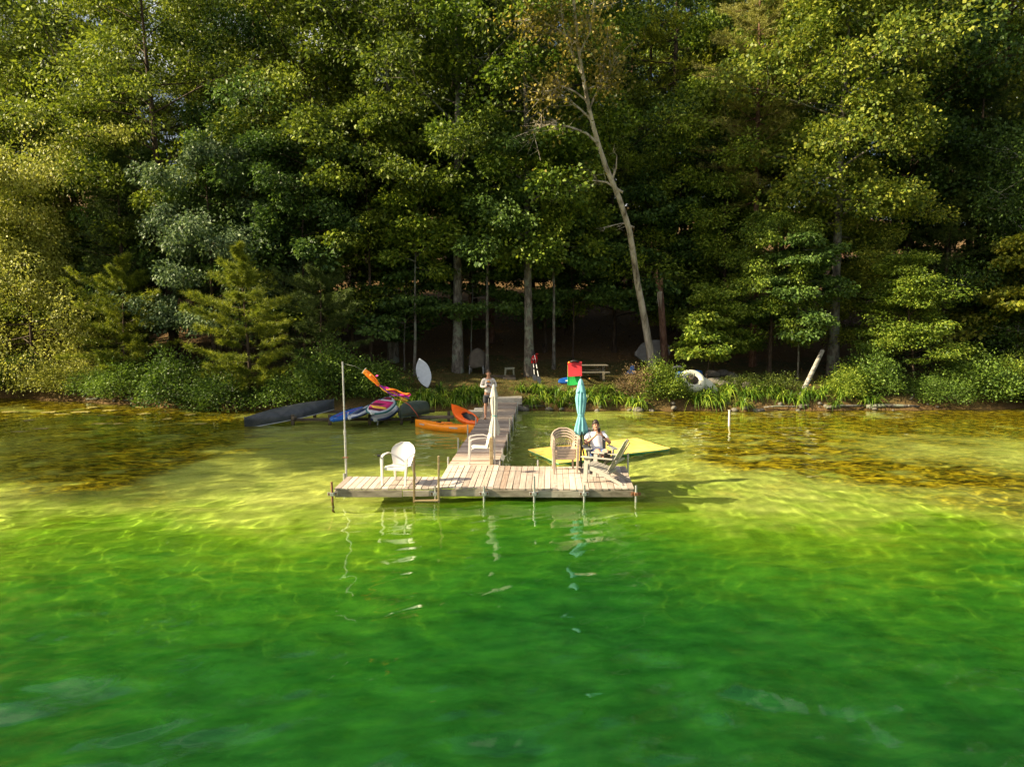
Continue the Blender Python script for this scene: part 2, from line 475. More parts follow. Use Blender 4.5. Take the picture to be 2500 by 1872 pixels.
L_SHRUB = m_leaf('leaf_shrub', (.024, .054, .010), (.066, .128, .018), (.14, .215, .03), .32)
L_NEEDLE = m_leaf('needle_white_pine', (.070, .110, .014), (.18, .24, .026), (.42, .43, .04), .38, .5)
L_NEEDLE_D = m_leaf('needle_dark', (.022, .044, .011), (.055, .092, .020), (.11, .15, .03), .25, .6, .3)
L_NEEDLE_R = m_leaf('needle_red_pine', (.060, .076, .020), (.16, .175, .042), (.29, .28, .07), .3, .5)
L_LILY = m_leaf('leaf_day_lily', (.035, .080, .008), (.10, .20, .018), (.28, .36, .04), .38, .4)
L_FERN = m_leaf('leaf_bank_herb', (.03, .055, .008), (.085, .125, .018), (.18, .21, .04), .32)
L_DRY = m_leaf('leaf_dry_brown', (.04, .028, .014), (.13, .09, .045), (.24, .17, .08), .2, .7)

def unit(a): return a / np.maximum(np.linalg.norm(a, axis=-1, keepdims=True), 1e-9)
def leaf_mesh(name, P, D, size, rng, aspect=.55, up=.6, droop=0.3):
    """one folded four-cornered leaf at each point P, pointing along D"""
    n = len(P); size = size * .92
    D = unit(D + rng.normal(0, .55, (n, 3)) + np.array([0, 0, -droop]))
    N = unit(rng.normal(0, .75, (n, 3)) + np.array([0, 0, up]))
    S = unit(np.cross(D, N)); N = np.cross(S, D)
    L = size * rng.uniform(.5, 1.4, (n, 1)); W = L * aspect * rng.uniform(.8, 1.15, (n, 1)) * .5
    a = P; b = P + D * L * .45 + S * W + N * W * .25; c = P + D * L - N * L * .12; d = P + D * L * .45 - S * W + N * W * .25
    V = np.stack([a, b, c, d], 1).reshape(-1, 3)
    F = np.arange(n * 4).reshape(n, 4)
    return fast_mesh(name, V, F)
def curve(p0, p1, p2, n):
    t = np.linspace(0, 1, n)[:, None]
    return (1 - t) ** 2 * p0 + 2 * t * (1 - t) * p1 + t * t * p2
def tubes(mb, pts, r0, r1, n):
    mb.tube([Vector(p) for p in pts], list(np.linspace(r0, r1, len(pts))), n, cap=False)

def make_leafy(seed, H=20., base=6., cr=5., limbs=26, leaves=80, size=.19, r0=.22, path=None, prof='dome', rise=.5, subs=5, flat=.5, spread=.55, droop=.3, bend=.5, aspect=.55, min_clump=.35):
    rng = np.random.default_rng(seed)
    mb = MB()
    if path is None:
        k = np.linspace(0, 1, 9)
        px = np.cumsum(rng.normal(0, bend * .16, 9)) * k; py = np.cumsum(rng.normal(0, bend * .16, 9)) * k
        path = np.stack([px, py, k * H * .93 - .3], 1)
    path = np.asarray(path, float)
    rad = r0 * (1 - np.linspace(0, 1, len(path)) ** 1.1 * .9); rad[0] *= 1.35
    mb.tube([Vector(p) for p in path], list(rad), 9, cap=False)
    zs = path[:, 2]
    P, D = [], []
    for i in range(limbs):
        u = (i + rng.uniform(.1, .9)) / limbs
        h = base + (H * .95 - base) * u
        o = np.array([np.interp(h, zs, path[:, 0]), np.interp(h, zs, path[:, 1]), min(h, zs[-1])])
        th = i * 2.399 + rng.normal(0, .35)
        w = {'dome': math.sin(PI * min(.12 + u * .80, 1)) ** .7, 'cone': (1 - u) * .9 + .12, 'up': .35 + .65 * u ** .6, 'even': .8 + .2 * math.sin(u * 9), 'flat': 1 - .55 * u}[prof]
        L = cr * w * rng.uniform(.5, 1.22)
        dirv = np.array([math.cos(th), math.sin(th), 0])
        e = o + dirv * L + np.array([0, 0, rise * L * (.35 + .65 * u) + rng.normal(0, .10 * L + .2)])
        mid = (o + e) / 2 + np.array([0, 0, L * .10]) + rng.normal(0, .06 * L, 3)
        c = curve(o, mid, e, 7)
        rr = max(.025, np.interp(h, zs, rad) * .45)
        tubes(mb, c, rr, .012, 5)
        tips = [(c[k], unit(c[min(k + 1, 6)] - c[max(k - 1, 0)])) for k in (4, 5, 6)]
        for s in range(subs):
            k = rng.integers(2, 6); q = c[k]
            a = th + rng.choice([-1, 1]) * rng.uniform(.4, 1.3)
            sl = L * rng.uniform(.22, .5)
            e2 = q + np.array([math.cos(a), math.sin(a), rng.uniform(-.25, .6) * (rise + .35)]) * sl
            c2 = curve(q, (q + e2) / 2 + rng.normal(0, .08 * sl, 3), e2, 4)
            tubes(mb, c2, rr * .45, .008, 4)
            tips += [(c2[2], unit(c2[3] - c2[1])), (c2[3], unit(c2[3] - c2[2]))]
        for q, dv in tips:
            n = int(leaves * rng.uniform(.5, 1.3))
            rc = rng.uniform(min_clump, spread + .15)
            off = rng.normal(0, 1, (n, 3)); off = off / np.maximum(np.linalg.norm(off, axis=1, keepdims=True), .6) * rng.uniform(.3, 1, (n, 1)) ** .6
            off = off * np.array([rc, rc, rc * flat]) * 1.25
            P.append(q + off + dv * rc * .3); D.append(unit(off + dv * .5))
    P = np.concatenate(P); D = np.concatenate(D)
    return mb.mesh('trunk', True), leaf_mesh('crown', P, D, size, rng, aspect, .6, droop)

def needle_mesh(name, P, D, n, length, width, rng, cone=.75):
    """n needles as thin triangles in a burst at each point P about direction D"""
    m = len(P)
    Pn = np.repeat(P, n, 0); Dn = np.repeat(unit(D), n, 0)
    d = unit(Dn + rng.normal(0, cone, (m * n, 3)))
    s = unit(np.cross(d, rng.normal(0, 1, (m * n, 3))))
    L = length * rng.uniform(.7, 1.2, (m * n, 1))
    st = Pn - Dn * length * rng.uniform(0, .8, (m * n, 1))
    V = np.stack([st + s * width, st - s * width, st + d * L], 1).reshape(-1, 3)
    return fast_mesh(name, V, np.arange(m * n * 3).reshape(-1, 3))
def make_pine(seed, H=9., base=.8, cr=3., whorls=13, per=5, tufts=11, needles=15, length=.15, width=.007, r0=.12, rise=.25, prof=1.0, low=.5, cone=.75, sub=2):
    rng = np.random.default_rng(seed); mb = MB()
    k = np.linspace(0, 1, 8)
    path = np.stack([np.sin(k * 3 + seed) * .08 * k * H * .1, np.cos(k * 2.3 + seed) * .08 * k * H * .1, k * H - .3], 1)
    rad = r0 * (1 - k * .92); mb.tube([Vector(p) for p in path], list(rad), 9, cap=False)
    P, D = [], []
    for w in range(whorls):
        u = (w + .5) / whorls; h = base + (H * .97 - base) * u
        for b in range(per):
            th = w * 1.1 + b * 2 * PI / per + rng.normal(0, .25)
            L = cr * ((1 - u) ** prof * (1 - low) + low * math.sin(PI * min(1, u * .9 + .12)) * .9 + .07) * rng.uniform(.4, 1.2)
            o = np.array([np.interp(h, path[:, 2], path[:, 0]), np.interp(h, path[:, 2], path[:, 1]), h])
            dv = np.array([math.cos(th), math.sin(th), 0])
            o = o + np.array([0, 0, rng.normal(0, H / whorls * .3)])
            e = o + dv * L + np.array([0, 0, L * (rise * (.4 + u) + rng.normal(0, .16))])
            c = curve(o, o * .5 + e * .5 - np.array([0, 0, L * .10]), e, 6)
            tubes(mb, c, max(.015, r0 * .28 * (1 - u)), .006, 4)
            sd = np.array([-math.sin(th), math.cos(th), 0])
            for j in range(tufts):
                t = .28 + .72 * (j + rng.uniform(0, 1)) / tufts
                q = np.array([np.interp(t, np.linspace(0, 1, 6), c[:, a]) for a in range(3)])
                for s in range(sub):
                    lat = rng.normal(0, .5) * L * .34 * (1.15 - t * .8)
                    P.append(q + sd * lat + np.array([0, 0, rng.normal(.02, .06) + abs(lat) * .12]) + dv * abs(lat) * .3)
                    D.append(dv * .7 + sd * np.sign(lat) * .6 * min(1, abs(lat) * 4) + np.array([0, 0, .28]))
            P.append(e); D.append(dv + np.array([0, 0, .3]))
    P.append(path[-1]); D.append(np.array([0, 0, 1.]))
    return mb.mesh('trunk', True), needle_mesh('crown', np.array(P), np.array(D), needles, length, width, rng, cone)

def make_shrub(seed, r=1.2, h=1.3, n=150, leaves=42, size=.10, aspect=.6, stems=True):
    rng = np.random.default_rng(seed); mb = MB(); P, D = [], []
    for i in range(n):
        th = rng.uniform(0, 2 * PI); ph = math.acos(rng.uniform(-.05, 1))
        rr = rng.uniform(.62, 1.05) * (1 + .18 * math.sin(3 * th + seed) + .12 * math.sin(5 * ph + th * 2))
        e = np.array([math.cos(th) * math.sin(ph) * r, math.sin(th) * math.sin(ph) * r, math.cos(ph) * h]) * rr + np.array([0, 0, .12])
        if i % 3 == 0:
            o = np.array([math.cos(th), math.sin(th), 0]) * r * .15
            tubes(mb, curve(o, o * .6 + e * .4 + np.array([0, 0, h * .25]), e, 5), .014, .004, 4)
        dv = unit(e)
        off = rng.normal(0, .13 * r + .04, (leaves, 3)) * np.array([1, 1, .75])
        P.append(e + off); D.append(unit(off + dv * .25))
    P = np.concatenate(P); D = np.concatenate(D)
    keep = P[:, 2] > -.05; P, D = P[keep], D[keep]
    return mb.mesh('stems', True), leaf_mesh('foliage', P, D, size, rng, aspect, .55, .2)

def put_tree(meshes, bark, leaf, name, label, x, y, rz=0., s=1., sz=None, group=None, tilt=(0, 0), cat='tree', parts=('trunk', 'crown'), sink=0.05):
    root = thing(name, label, cat, (x, y, gz(x, y) - sink), rz, group)
    root.scale = (s, s, sz or s)
    root.rotation_euler = (tilt[0], tilt[1], rz)
    for me, mt, pn in ((meshes[0], bark, parts[0]), (meshes[1], leaf, parts[1])):
        if me is None: continue
        o = bpy.data.objects.new(pn, me); COL.objects.link(o); o.parent = root
        if not me.materials: me.materials.append(None)
        o.material_slots[0].link = 'OBJECT'; o.material_slots[0].material = mt
    return root
def tx(px, Y, py=860):
    return aty(px, py, Y).x

T_OAK = make_leafy(1, 25, 6.5, 5.8, 34, 118, .22, .27, rise=.55, subs=4, spread=.85, min_clump=.5, flat=.7)
T_OAK2 = make_leafy(2, 24, 4.5, 5.2, 36, 112, .21, .24, prof='even', rise=.4, subs=4, spread=.8, min_clump=.5, flat=.7)
T_MAPLE = make_leafy(3, 23, 5.0, 4.6, 34, 118, .20, .24, prof='dome', rise=.45, subs=4, spread=.8, min_clump=.5, flat=.7, aspect=.8)
T_BUSHY = make_leafy(4, 12, 1.8, 3.6, 28, 105, .18, .13, prof='even', rise=.3, flat=.7, spread=.7, min_clump=.4, subs=4)
T_HANG = make_leafy(5, 13, 2.2, 4.0, 26, 95, .19, .16, prof='dome', rise=-.05, droop=.9, flat=.9, aspect=.6)
T_UNDER = make_leafy(6, 7.5, 2.4, 2.5, 18, 70, .17, .055, prof='flat', rise=.15, flat=.28, spread=.5, droop=.55, aspect=.75)
T_UNDER2 = make_leafy(7, 6.0, 1.6, 2.3, 18, 70, .17, .05, prof='flat', rise=.1, flat=.25, spread=.55, droop=.5, aspect=.8)
T_LAYER = make_leafy(8, 7.0, .7, 3.1, 34, 90, .13, .07, prof='cone', rise=.22, flat=.26, spread=.6, droop=.3)
T_BIRCH = make_leafy(9, 11.5, .5, 4.4, 58, 105, .145, .10, prof='even', rise=.3, flat=1.1, spread=.6, droop=1.1, aspect=.6)
T_COTTON = make_leafy(10, 21, 6.5, 4.3, 44, 140, .165, .26, prof='dome', rise=.4, spread=.8, min_clump=.5, subs=4, aspect=.9, flat=.8)
T_SAP = make_leafy(11, 7.4, 4.2, 1.5, 14, 70, .18, .07, prof='dome', rise=.55, spread=.42, subs=4)
T_SAP2 = make_leafy(12, 3.6, 1.3, 1.2, 9, 40, .2, .022, prof='flat', rise=.25, flat=.3, spread=.4, subs=3, droop=.6, aspect=.8)
T_MID = make_leafy(13, 12.5, 5.6, 2.9, 22, 80, .19, .09, prof='dome', rise=.3, spread=.55, flat=.6, droop=.5, aspect=.7)
T_PINE = make_pine(20, 6.6, .3, 3.0, 11, 5, 15, 26, .23, .011, .10, .30, .9, .95, .95, sub=3)
T_PINE2 = make_pine(21, 15, 1.0, 3.8, 20, 6, 14, 14, .20, .014, .19, .2, .9, sub=3)
T_REDP = make_pine(22, 24, 8.5, 3.6, 22, 6, 13, 14, .24, .014, .21, .25, .8, .75, .8, sub=3)
T_TALLP = make_pine(23, 27, 7, 4.6, 21, 6, 13, 13, .26, .016, .26, .22, .8, .7, .8, sub=3)

# --- the front row along the shore, left to right
put_tree(T_BIRCH, BARK, L_BIRCH, 'weeping_birch_tree', 'pale small-leaved weeping tree overhanging the far left shore', -26.0, 39.3, .4, 1.08)
put_tree(T_BIRCH, BARK, L_BIRCH, 'weeping_birch_tree', 'pale weeping tree cut by the left edge of the photo', -32.5, 44.5, 2.2, 1.0)
put_tree(T_PINE2, BARK, L_NEEDLE_D, 'white_pine_tree', 'dark soft-needled pine just right of the pale weeping tree', -20.6, 38.6, .9, .86)
put_tree(T_PINE, BARK, L_NEEDLE, 'white_pine_tree', 'small pine with a light bough tip above the left bushes', -19.5, 36.4, 2.0, .95)
put_tree(T_HANG, BARK, L_BLUE, 'hanging_oak_tree', 'grey-green broadleaf tree with low hanging boughs left of the front pine', -15.2, 37.0, .2, .92)
put_tree(T_PINE, BARK, L_NEEDLE, 'white_pine_tree', 'yellow-green soft pine leaning over the dark canoe', -11.9, 32.9, .3, 1.0, tilt=(.10, -.04))
put_tree(T_PINE, BARK, L_NEEDLE_D, 'white_pine_tree', 'dark low pine behind the boat rack', -9.2, 34.9, 1.7, .9)
put_tree(T_SAP, BARK_GREY, L_MAPLE, 'young_oak_tree', 'slim young tree with a bright top above the pale upturned boat', -4.9, 36.2, .5, 1.25)
put_tree(T_UNDER2, BARK_GREY, L_DARK, 'understory_maple_tree', 'low dark maple behind the pale upturned boat', -5.6, 37.6, 2.5, 1.0)
put_tree(T_OAK, BARK_GREY, L_OAK, 'tall_oak_tree', 'tall oak with lichen-grey trunk left of the covered chair', tx(1117, 37.3), 37.3, .6, .98)
put_tree(T_MAPLE, BARK_GREY, L_MAPLE, 'tall_maple_tree', 'tall tree whose lichen-spotted trunk the red vest and paddles lean on', tx(1293, 36.4), 36.4, 1.1, .98, tilt=(0, -.02))
put_tree(T_UNDER, BARK_GREY, L_DARK, 'understory_maple_tree', 'slender understory maple spreading above the covered chair', tx(1150, 38.5), 38.5, 1.2, .95)
put_tree(T_UNDER, BARK, L_DARK, 'understory_maple_tree', 'understory maple spreading above the picnic table', tx(1400, 39.5), 39.5, 2.9, 1.15)
put_tree(T_BUSHY, BARK, L_MAPLE, 'bushy_maple_tree', 'bushy tree behind the leaning pale trunk', tx(1500, 42), 42, .8, 1.1)
put_tree(T_BUSHY, BARK, L_DARK, 'bushy_maple_tree', 'dark bushy tree deep behind the broken snag', tx(1660, 43), 43, 2.1, 1.05)
put_tree(T_REDP, BARK_RED, L_NEEDLE_R, 'red_pine_tree', 'tall olive-needled pine with straight reddish trunk', tx(1838, 38.6), 38.6, .4, 1.0)
put_tree(T_UNDER2, BARK, L_MAPLE, 'understory_maple_tree', 'low maple with broad leaves above the blue barrel', tx(1742, 36.0), 36.0, .3, .78)
put_tree(T_SAP2, BARK, L_MAPLE, 'maple_sapling', 'thin sapling with a few bright leaves beside the white tub', tx(1727, 34.3), 34.3, .7, .95)
put_tree(T_HANG, BARK, L_MAPLE, 'broad_maple_tree', 'sunlit broad tree left of the thick grey-barked trunk', tx(1880, 36.0), 36.0, 1.9, .66)
put_tree(T_UNDER, BARK_GREY, L_DARK, 'understory_maple_tree', 'slender maple behind the leaning birch log', tx(1950, 35.3), 35.3, 4.0, .95)
put_tree(T_COTTON, BARK_GREY, L_POPLAR, 'cottonwood_tree', 'big sunlit round-leaved tree with thick grey trunk on the right', tx(2035, 36.6), 36.6, .3, 1.06)
put_tree(T_BUSHY, BARK, L_POPLAR, 'bushy_poplar_tree', 'low leafy tree just right of the thick grey trunk', tx(2110, 37.4), 37.4, 1.3, .72)
put_tree(T_LAYER, BARK, L_MAPLE, 'layered_dogwood_tree', 'bright tree with flat tiered boughs near the right shore', tx(2235, 34.6), 34.6, .3, .95)
put_tree(T_PINE2, BARK, L_NEEDLE_D, 'dark_conifer_tree', 'dark conifer in the shade right of the tiered tree', tx(2370, 39.5), 39.5, .5, 1.15)
put_tree(T_BIRCH, BARK_BIRCH, L_SHRUB, 'birch_tree', 'white-stemmed birch cut by the right edge of the photo', tx(2480, 37.5), 37.5, 3.3, 1.0)
put_tree(T_UNDER2, BARK, L_YELLOW, 'yellowing_maple_tree', 'sunlit yellow-green small tree at the right edge of the photo', tx(2510, 35.2), 35.2, .9, 1.2)
put_tree(T_MID, BARK_GREY, L_DARK, 'slender_maple_tree', 'slender maple with its crown before the two lichen-grey trunks', tx(1190, 36.9), 36.9, .3, 1.0)
put_tree(T_MID, BARK_GREY, L_MAPLE, 'slender_maple_tree', 'slender maple with its crown hanging above the picnic table', tx(1352, 37.6), 37.6, 2.1, 1.0)
put_tree(T_MID, BARK, L_OAK, 'slender_oak_tree', 'slender oak with its crown above the pale upturned boat', tx(905, 36.8), 36.8, 4.1, 1.1)
put_tree(T_MID, BARK, L_DARK, 'slender_oak_tree', 'slender dark oak between the flagpole and the front pine', tx(745, 36.5), 36.5, 1.1, 1.0)
# --- tall trees behind the front row
for px, Y, me, bk, lf, nm, lb, rz, s in [
    (200, 43, T_OAK2, BARK, L_OAK, 'spreading_oak_tree', 'wide oak with dark forked trunk filling the upper left', .3, .92),
    (430, 41, T_OAK, BARK, L_OAK, 'leaning_oak_tree', 'oak with a thick dark trunk leaning left behind the pines', 1.4, .95),
    (640, 44, T_OAK2, BARK, L_DARK, 'tall_oak_tree', 'dark oak above the grey-green hanging tree', 2.2, 1.0),
    (760, 42, T_OAK, BARK, L_OAK, 'tall_oak_tree', 'tall oak behind the flagpole', 3.4, 1.05),
    (960, 40, T_MAPLE, BARK_GREY, L_OAK, 'tall_oak_tree', 'tall sunlit oak behind the slim young tree', .2, 1.12),
    (1200, 44, T_REDP, BARK_RED, L_NEEDLE_D, 'slim_pine_tree', 'slim dark pine between the two lichen-grey trunks', 1.2, .9),
    (1390, 46, T_OAK2, BARK, L_OAK, 'tall_oak_tree', 'tall oak behind the picnic table', 1.1, 1.1),
    (1640, 47, T_TALLP, BARK, L_NEEDLE, 'tall_pine_tree', 'tall blue-green pine at the top behind the pale leaning trunk', .1, 1.12),
    (1760, 44, T_MAPLE, BARK, L_MAPLE, 'tall_maple_tree', 'leafy tree left of the reddish pine trunk', 2.6, .85),
    (2200, 41, T_COTTON, BARK, L_DARK, 'tall_poplar_tree', 'dark tall tree in the shade of the big round-leaved tree', 2.0, 1.12),
    (2420, 42, T_OAK, BARK, L_YELLOW, 'tall_oak_tree', 'yellow-green tall tree in the upper right corner', 5.2, 1.22),
    (20, 44, T_OAK, BARK, L_OAK, 'tall_oak_tree', 'tall oak at the left edge of the photo', 4.1, .84)]:
    put_tree(me, bk, lf, nm, lb, tx(px, Y), Y, rz, s, tilt=((0, -.10) if nm.startswith('leaning') else (0, 0)))
for px, Y, me, lf, lb, rz, s in [
    (110, 42, T_BUSHY, L_OAK, 'leafy mid-height tree behind the pale weeping tree', .4, 1.2),
    (330, 41.5, T_HANG, L_DARK, 'dark mid-height tree behind the left pines', 1.4, 1.0),
    (560, 39.5, T_HANG, L_DARK, 'dark hanging tree right of the grey-green hanging tree', 3.2, 1.0),
    (700, 39, T_BUSHY, L_DARK, 'dark leafy tree behind the yellow-green pine', 2.4, 1.1),
    (860, 39.5, T_BUSHY, L_OAK, 'mid-height oak behind the windsock', 5.0, 1.15),
    (1330, 42, T_BUSHY, L_DARK, 'dark tree with low boughs behind the red vest', 1.9, 1.0),
    (1580, 40.5, T_UNDER, L_DARK, 'understory tree beside the broken snag', 3.9, 1.25),
    (1770, 39.8, T_BUSHY, L_MAPLE, 'leafy mid-height tree before the reddish pine', .9, .95),
    (2300, 38.5, T_PINE2, L_NEEDLE_D, 'dark conifer behind the bright tiered tree', 2.6, .8),
    (2450, 40, T_HANG, L_DARK, 'dark leafy tree behind the right birch', .6, 1.1)]:
    put_tree(me, BARK, lf, 'mid_height_tree', lb, tx(px, Y), Y, rz, s)
# --- the wood behind: shaded look-alikes
_r = random.Random(8)
_bg = []
LM = [(220, 'over the far left shore'), (420, 'behind the dark left pine'), (620, 'behind the grey-green hanging tree'), (800, 'behind the canoe and flagpole'), (1000, 'behind the windsock'), (1180, 'behind the pale upturned boat'), (1340, 'behind the covered chair and paddles'), (1520, 'behind the picnic table'), (1700, 'behind the leaning tree and snag'), (1900, 'behind the reddish pine'), (2150, 'behind the thick grey trunk'), (2350, 'behind the tiered tree'), (9999, 'at the far right')]
def landmark(px): return next(t for l, t in LM if px < l)
KN = {'T_OAK': 'oak', 'T_OAK2': 'spreading oak', 'T_MAPLE': 'broad-leaved tree', 'T_TALLP': 'dark pine', 'T_REDP': 'reddish-trunked pine'}
ROWN = ['first row', 'second row', 'third row', 'last row']
for ri, (Y, n) in enumerate(((49, 14), (56, 14), (65, 14), (78, 15))):
    for i in range(n):
        px = -150 + (i + _r.uniform(.15, .85)) / n * 2800
        kn, bk, lf = _r.choice([('T_OAK', BARK, L_OAK), ('T_OAK2', BARK, L_DARK), ('T_MAPLE', BARK, L_OAK), ('T_TALLP', BARK, L_NEEDLE_D), ('T_REDP', BARK_RED, L_NEEDLE_D), ('T_OAK2', BARK, L_OAK)])
        y = Y + _r.uniform(-2.5, 2.5)
        put_tree(globals()[kn], bk, lf, 'background_' + KN[kn].split()[-1].replace('tree', 'broadleaf') + '_tree', f'{KN[kn]} deep in the wood {landmark(px)}, {ROWN[ri]}', tx(px, y), y, _r.uniform(0, 6.28), _r.uniform(.9, 1.15) * (.78 if px < 420 else 1), group='trees deep in the wood')
for i in range(16):
    px = 60 + i * 155 + _r.uniform(-60, 60); y = _r.uniform(42, 50)
    if 1000 < px < 1480: y = _r.uniform(52, 58)
    put_tree(_r.choice([T_BUSHY, T_UNDER, T_UNDER2]), BARK, _r.choice([L_DARK, L_SHRUB]), 'understory_tree', f'small leafy tree in the shade {landmark(px)}' + (', the farther one' if y > 46 else (', the leftmost' if i in (0, 13) else '')), tx(px, y), y, _r.uniform(0, 6.28), _r.uniform(.8, 1.1), group='small trees under the tall ones')
# --- the wooded point beyond the left edge, which shades the boats and the shore end of the walkway
for i, (x, y, me, s) in enumerate([(-32.5, 17.4, T_OAK, .82), (-33.5, 21.8, T_OAK2, .84), (-38, 18.5, T_MAPLE, .95), (-41, 23, T_OAK, .95)]):
    put_tree(me, BARK, L_OAK, 'point_tree', ['nearest oak', 'spreading oak', 'broad-leaved tree', 'farthest oak'][i] + ' on the wooded point beyond the left edge', x, y, x, s, group='trees on the point')
# --- shapes on either side of the frame
for x, y, me, s, lb in [(33, 42, T_OAK, 1.25, 'tall oak just past the right edge of the photo'), (38, 38, T_BUSHY, 1.0, 'bushy tree by the shore past the right edge'), (41, 45, T_OAK2, 1.3, 'spreading oak farther past the right edge'), (-35, 47, T_MAPLE, .85, 'broad-leaved tree past the left edge of the photo')]:
    put_tree(me, BARK, L_OAK, 'side_tree', lb, x, y, x, s, group='trees past the edges')
# ================================================================ the dock
def m_wood(name, a, b, c, dirt=.5, rough=.85, gx=1.2, gy=26.0):
    t = NT(name); oi = t.n('ShaderNodeObjectInfo')
    tc = t.n('ShaderNodeTexCoord'); mp = t.n('ShaderNodeMapping'); mp.inputs['Scale'].default_value = (gx, gy, gy)
    t.l(tc.outputs['Object'], mp.inputs['Vector'])
    off = t.n('ShaderNodeCombineXYZ'); t.l(t.math('MULTIPLY', oi.outputs['Random'], 40), off.inputs[0]); t.l(t.math('MULTIPLY', oi.outputs['Random'], 17), off.inputs[1])
    t.l(off.outputs[0], mp.inputs['Location'])
    g = t.noise(mp.outputs['Vector'], 1.0, 6, .65, .4)
    mp2 = t.n('ShaderNodeMapping'); t.l(tc.outputs['Object'], mp2.inputs['Vector']); t.l(off.outputs[0], mp2.inputs['Location'])
    blot = t.noise(mp2.outputs['Vector'], 2.6, 5, .62)
    f = t.math('ADD', t.math('MULTIPLY', g, .75), t.math('MULTIPLY', t.math('SUBTRACT', oi.outputs['Random'], .3), .35))
    col = t.ramp(f, [(.2, a), (.48, b), (.75, c)])
    col = t.mix(col, tuple(k * .55 for k in a), t.ramp(blot, [(.56, (0, 0, 0)), (.74, (dirt, dirt, dirt))]))
    return t.done(t.bsdf(col, rough, .25, g, .5, .006))
WOOD = m_wood('weathered_deck_wood', (.27, .22, .185), (.46, .39, .335), (.62, .55, .49), .75)
WOOD_SHADED = m_wood('shaded_walkway_wood', (.16, .13, .115), (.29, .245, .21), (.44, .38, .33), .6)  # walkway wood with the trees' shade put into its colour
WOOD_WALK = m_wood('walkway_wood', (.24, .17, .13), (.42, .33, .27), (.58, .49, .42), .55)
FASCIA = m_wood('stained_fascia_wood', (.12, .10, .07), (.33, .29, .23), (.48, .44, .37), 1.0, .9, 2.5, 9)
TIMBER = m_wood('old_timber', (.05, .04, .028), (.13, .105, .075), (.24, .20, .15), .6)
STEEL = plain('galvanised_steel', (.52, .53, .54), .42, .3, 14, .1, .5, .75, (.22, .12, .07))
RUST = plain('rusty_steel', (.26, .13, .07), .75, .5, 16, .3, .3, .2)
POSTWOOD = m_wood('ladder_wood', (.14, .095, .045), (.27, .20, .10), (.42, .34, .20), .6, .85, 2, 14)
DZ = .30
dock = thing('dock', 'weathered T-shaped plank dock on steel posts with a ladder', 'dock', (0, 0, 0))
_rd = random.Random(3)
def plank(p0, p1, w0, w1, z, mat, name='plank', th=.036, parent=None):
    """a board with its own origin; its length runs along local x"""
    p0, p1 = Vector((p0[0], p0[1], 0)), Vector((p1[0], p1[1], 0))
    d = p1 - p0; L = d.length; h = L / 2; b = .005
    mb = MB()
    t = _rd.uniform(-.003, .003)
    lo = [(-h, -w0 / 2, -th), (h, -w1 / 2, -th), (h, w1 / 2, -th), (-h, w0 / 2, -th)]
    md = [(x, y, -b) for x, y, _ in lo]
    hi = [(x - math.copysign(b, x), y - math.copysign(b, y), (t if y > 0 else -t)) for x, y, _ in lo]
    mb.rings([lo, md, hi], True, True)
    o = mb.build(name, mat, parent or dock)
    c = (p0 + p1) / 2
    o.location = (c.x, c.y, z + _rd.uniform(-.004, .004))
    o.rotation_euler = (_rd.uniform(-.006, .006), _rd.uniform(-.003, .003), math.atan2(d.y, d.x) + _rd.uniform(-.004, .004))
    return o
def lerp(a, b, t): return (a[0] + (b[0] - a[0]) * t, a[1] + (b[1] - a[1]) * t)
GAP = .007
def deck_quad(fl, fr, rl, rr, n, mat_fn, zf=lambda u: DZ):
    """n boards running from the front edge to the rear edge"""
    wf = (Vector(fr) - Vector(fl)).length / n; wr = (Vector(rr) - Vector(rl)).length / n
    for i in range(n):
        u = (i + .5) / n
        j0, j1 = _rd.uniform(-.012, .006), _rd.uniform(-.006, .012)
        a = lerp(fl, fr, u); b = lerp(rl, rr, u)
        plank((a[0], a[1] + j0), (b[0], b[1] + j1), wf - GAP - _rd.uniform(0, .004), wr - GAP - _rd.uniform(0, .004), zf(u), mat_fn(i))
FL, FR, RL, RR = (-1.634, 15.21), (2.605, 15.19), (-1.579, 17.65), (2.80, 17.62)
def sag(u): return DZ - .022 * math.sin(PI * min(1, max(0, (u - .25) / .75))) + .01 * (u < .1)
deck_quad(FL, FR, RL, RR, 31, lambda i: WOOD if _rd.random() < .85 else WOOD_WALK, sag)
deck_quad((-3.785, 15.18), (-1.650, 15.2), (-3.785, 16.36), (-1.625, 16.36), 15, lambda i: WOOD, lambda u: DZ - .006)
# walkway: boards lie across it
WA, WB = ((-1.579, 17.66), (-.345, 17.66)), ((-.99, 31.66), (.245, 31.66))
nb = 96
for i in range(nb):
    u = (i + .5) / nb
    a = lerp(WA[0], WB[0], u); b = lerp(WA[1], WB[1], u)
    w = 14.0 / nb - GAP
    grey = a[1] > 23.2 + _rd.uniform(-.6, .6)  # far boards take the wood with painted-in shade
    plank((a[0] + _rd.uniform(-.012, .012), a[1]), (b[0] + _rd.uniform(-.012, .012), b[1]), w, w, DZ + .004 + .05 * max(0, u - .75) * 4, WOOD_SHADED if grey else WOOD_WALK)
def fascia(a, b, z0, h=.17, th=.045):
    a, b = Vector((*a, 0)), Vector((*b, 0)); d = b - a
    o = MB().box((0, 0, -h / 2), (d.length, th, h)).build('fascia_board', FASCIA, dock, bevel=.006)
    c = (a + b) / 2; o.location = (c.x, c.y, z0 - .04); o.rotation_euler = (0, 0, math.atan2(d.y, d.x)); return o
_pu = [0, .245, .497, .748, 1.0]
for k in range(4):
    a, b = lerp(FL, FR, _pu[k] + .004), lerp(FL, FR, _pu[k + 1] - .004)
    fascia((a[0], a[1] + .015), (b[0], b[1] + .015), (sag(_pu[k]) + sag(_pu[k + 1])) / 2 - .004, .15)
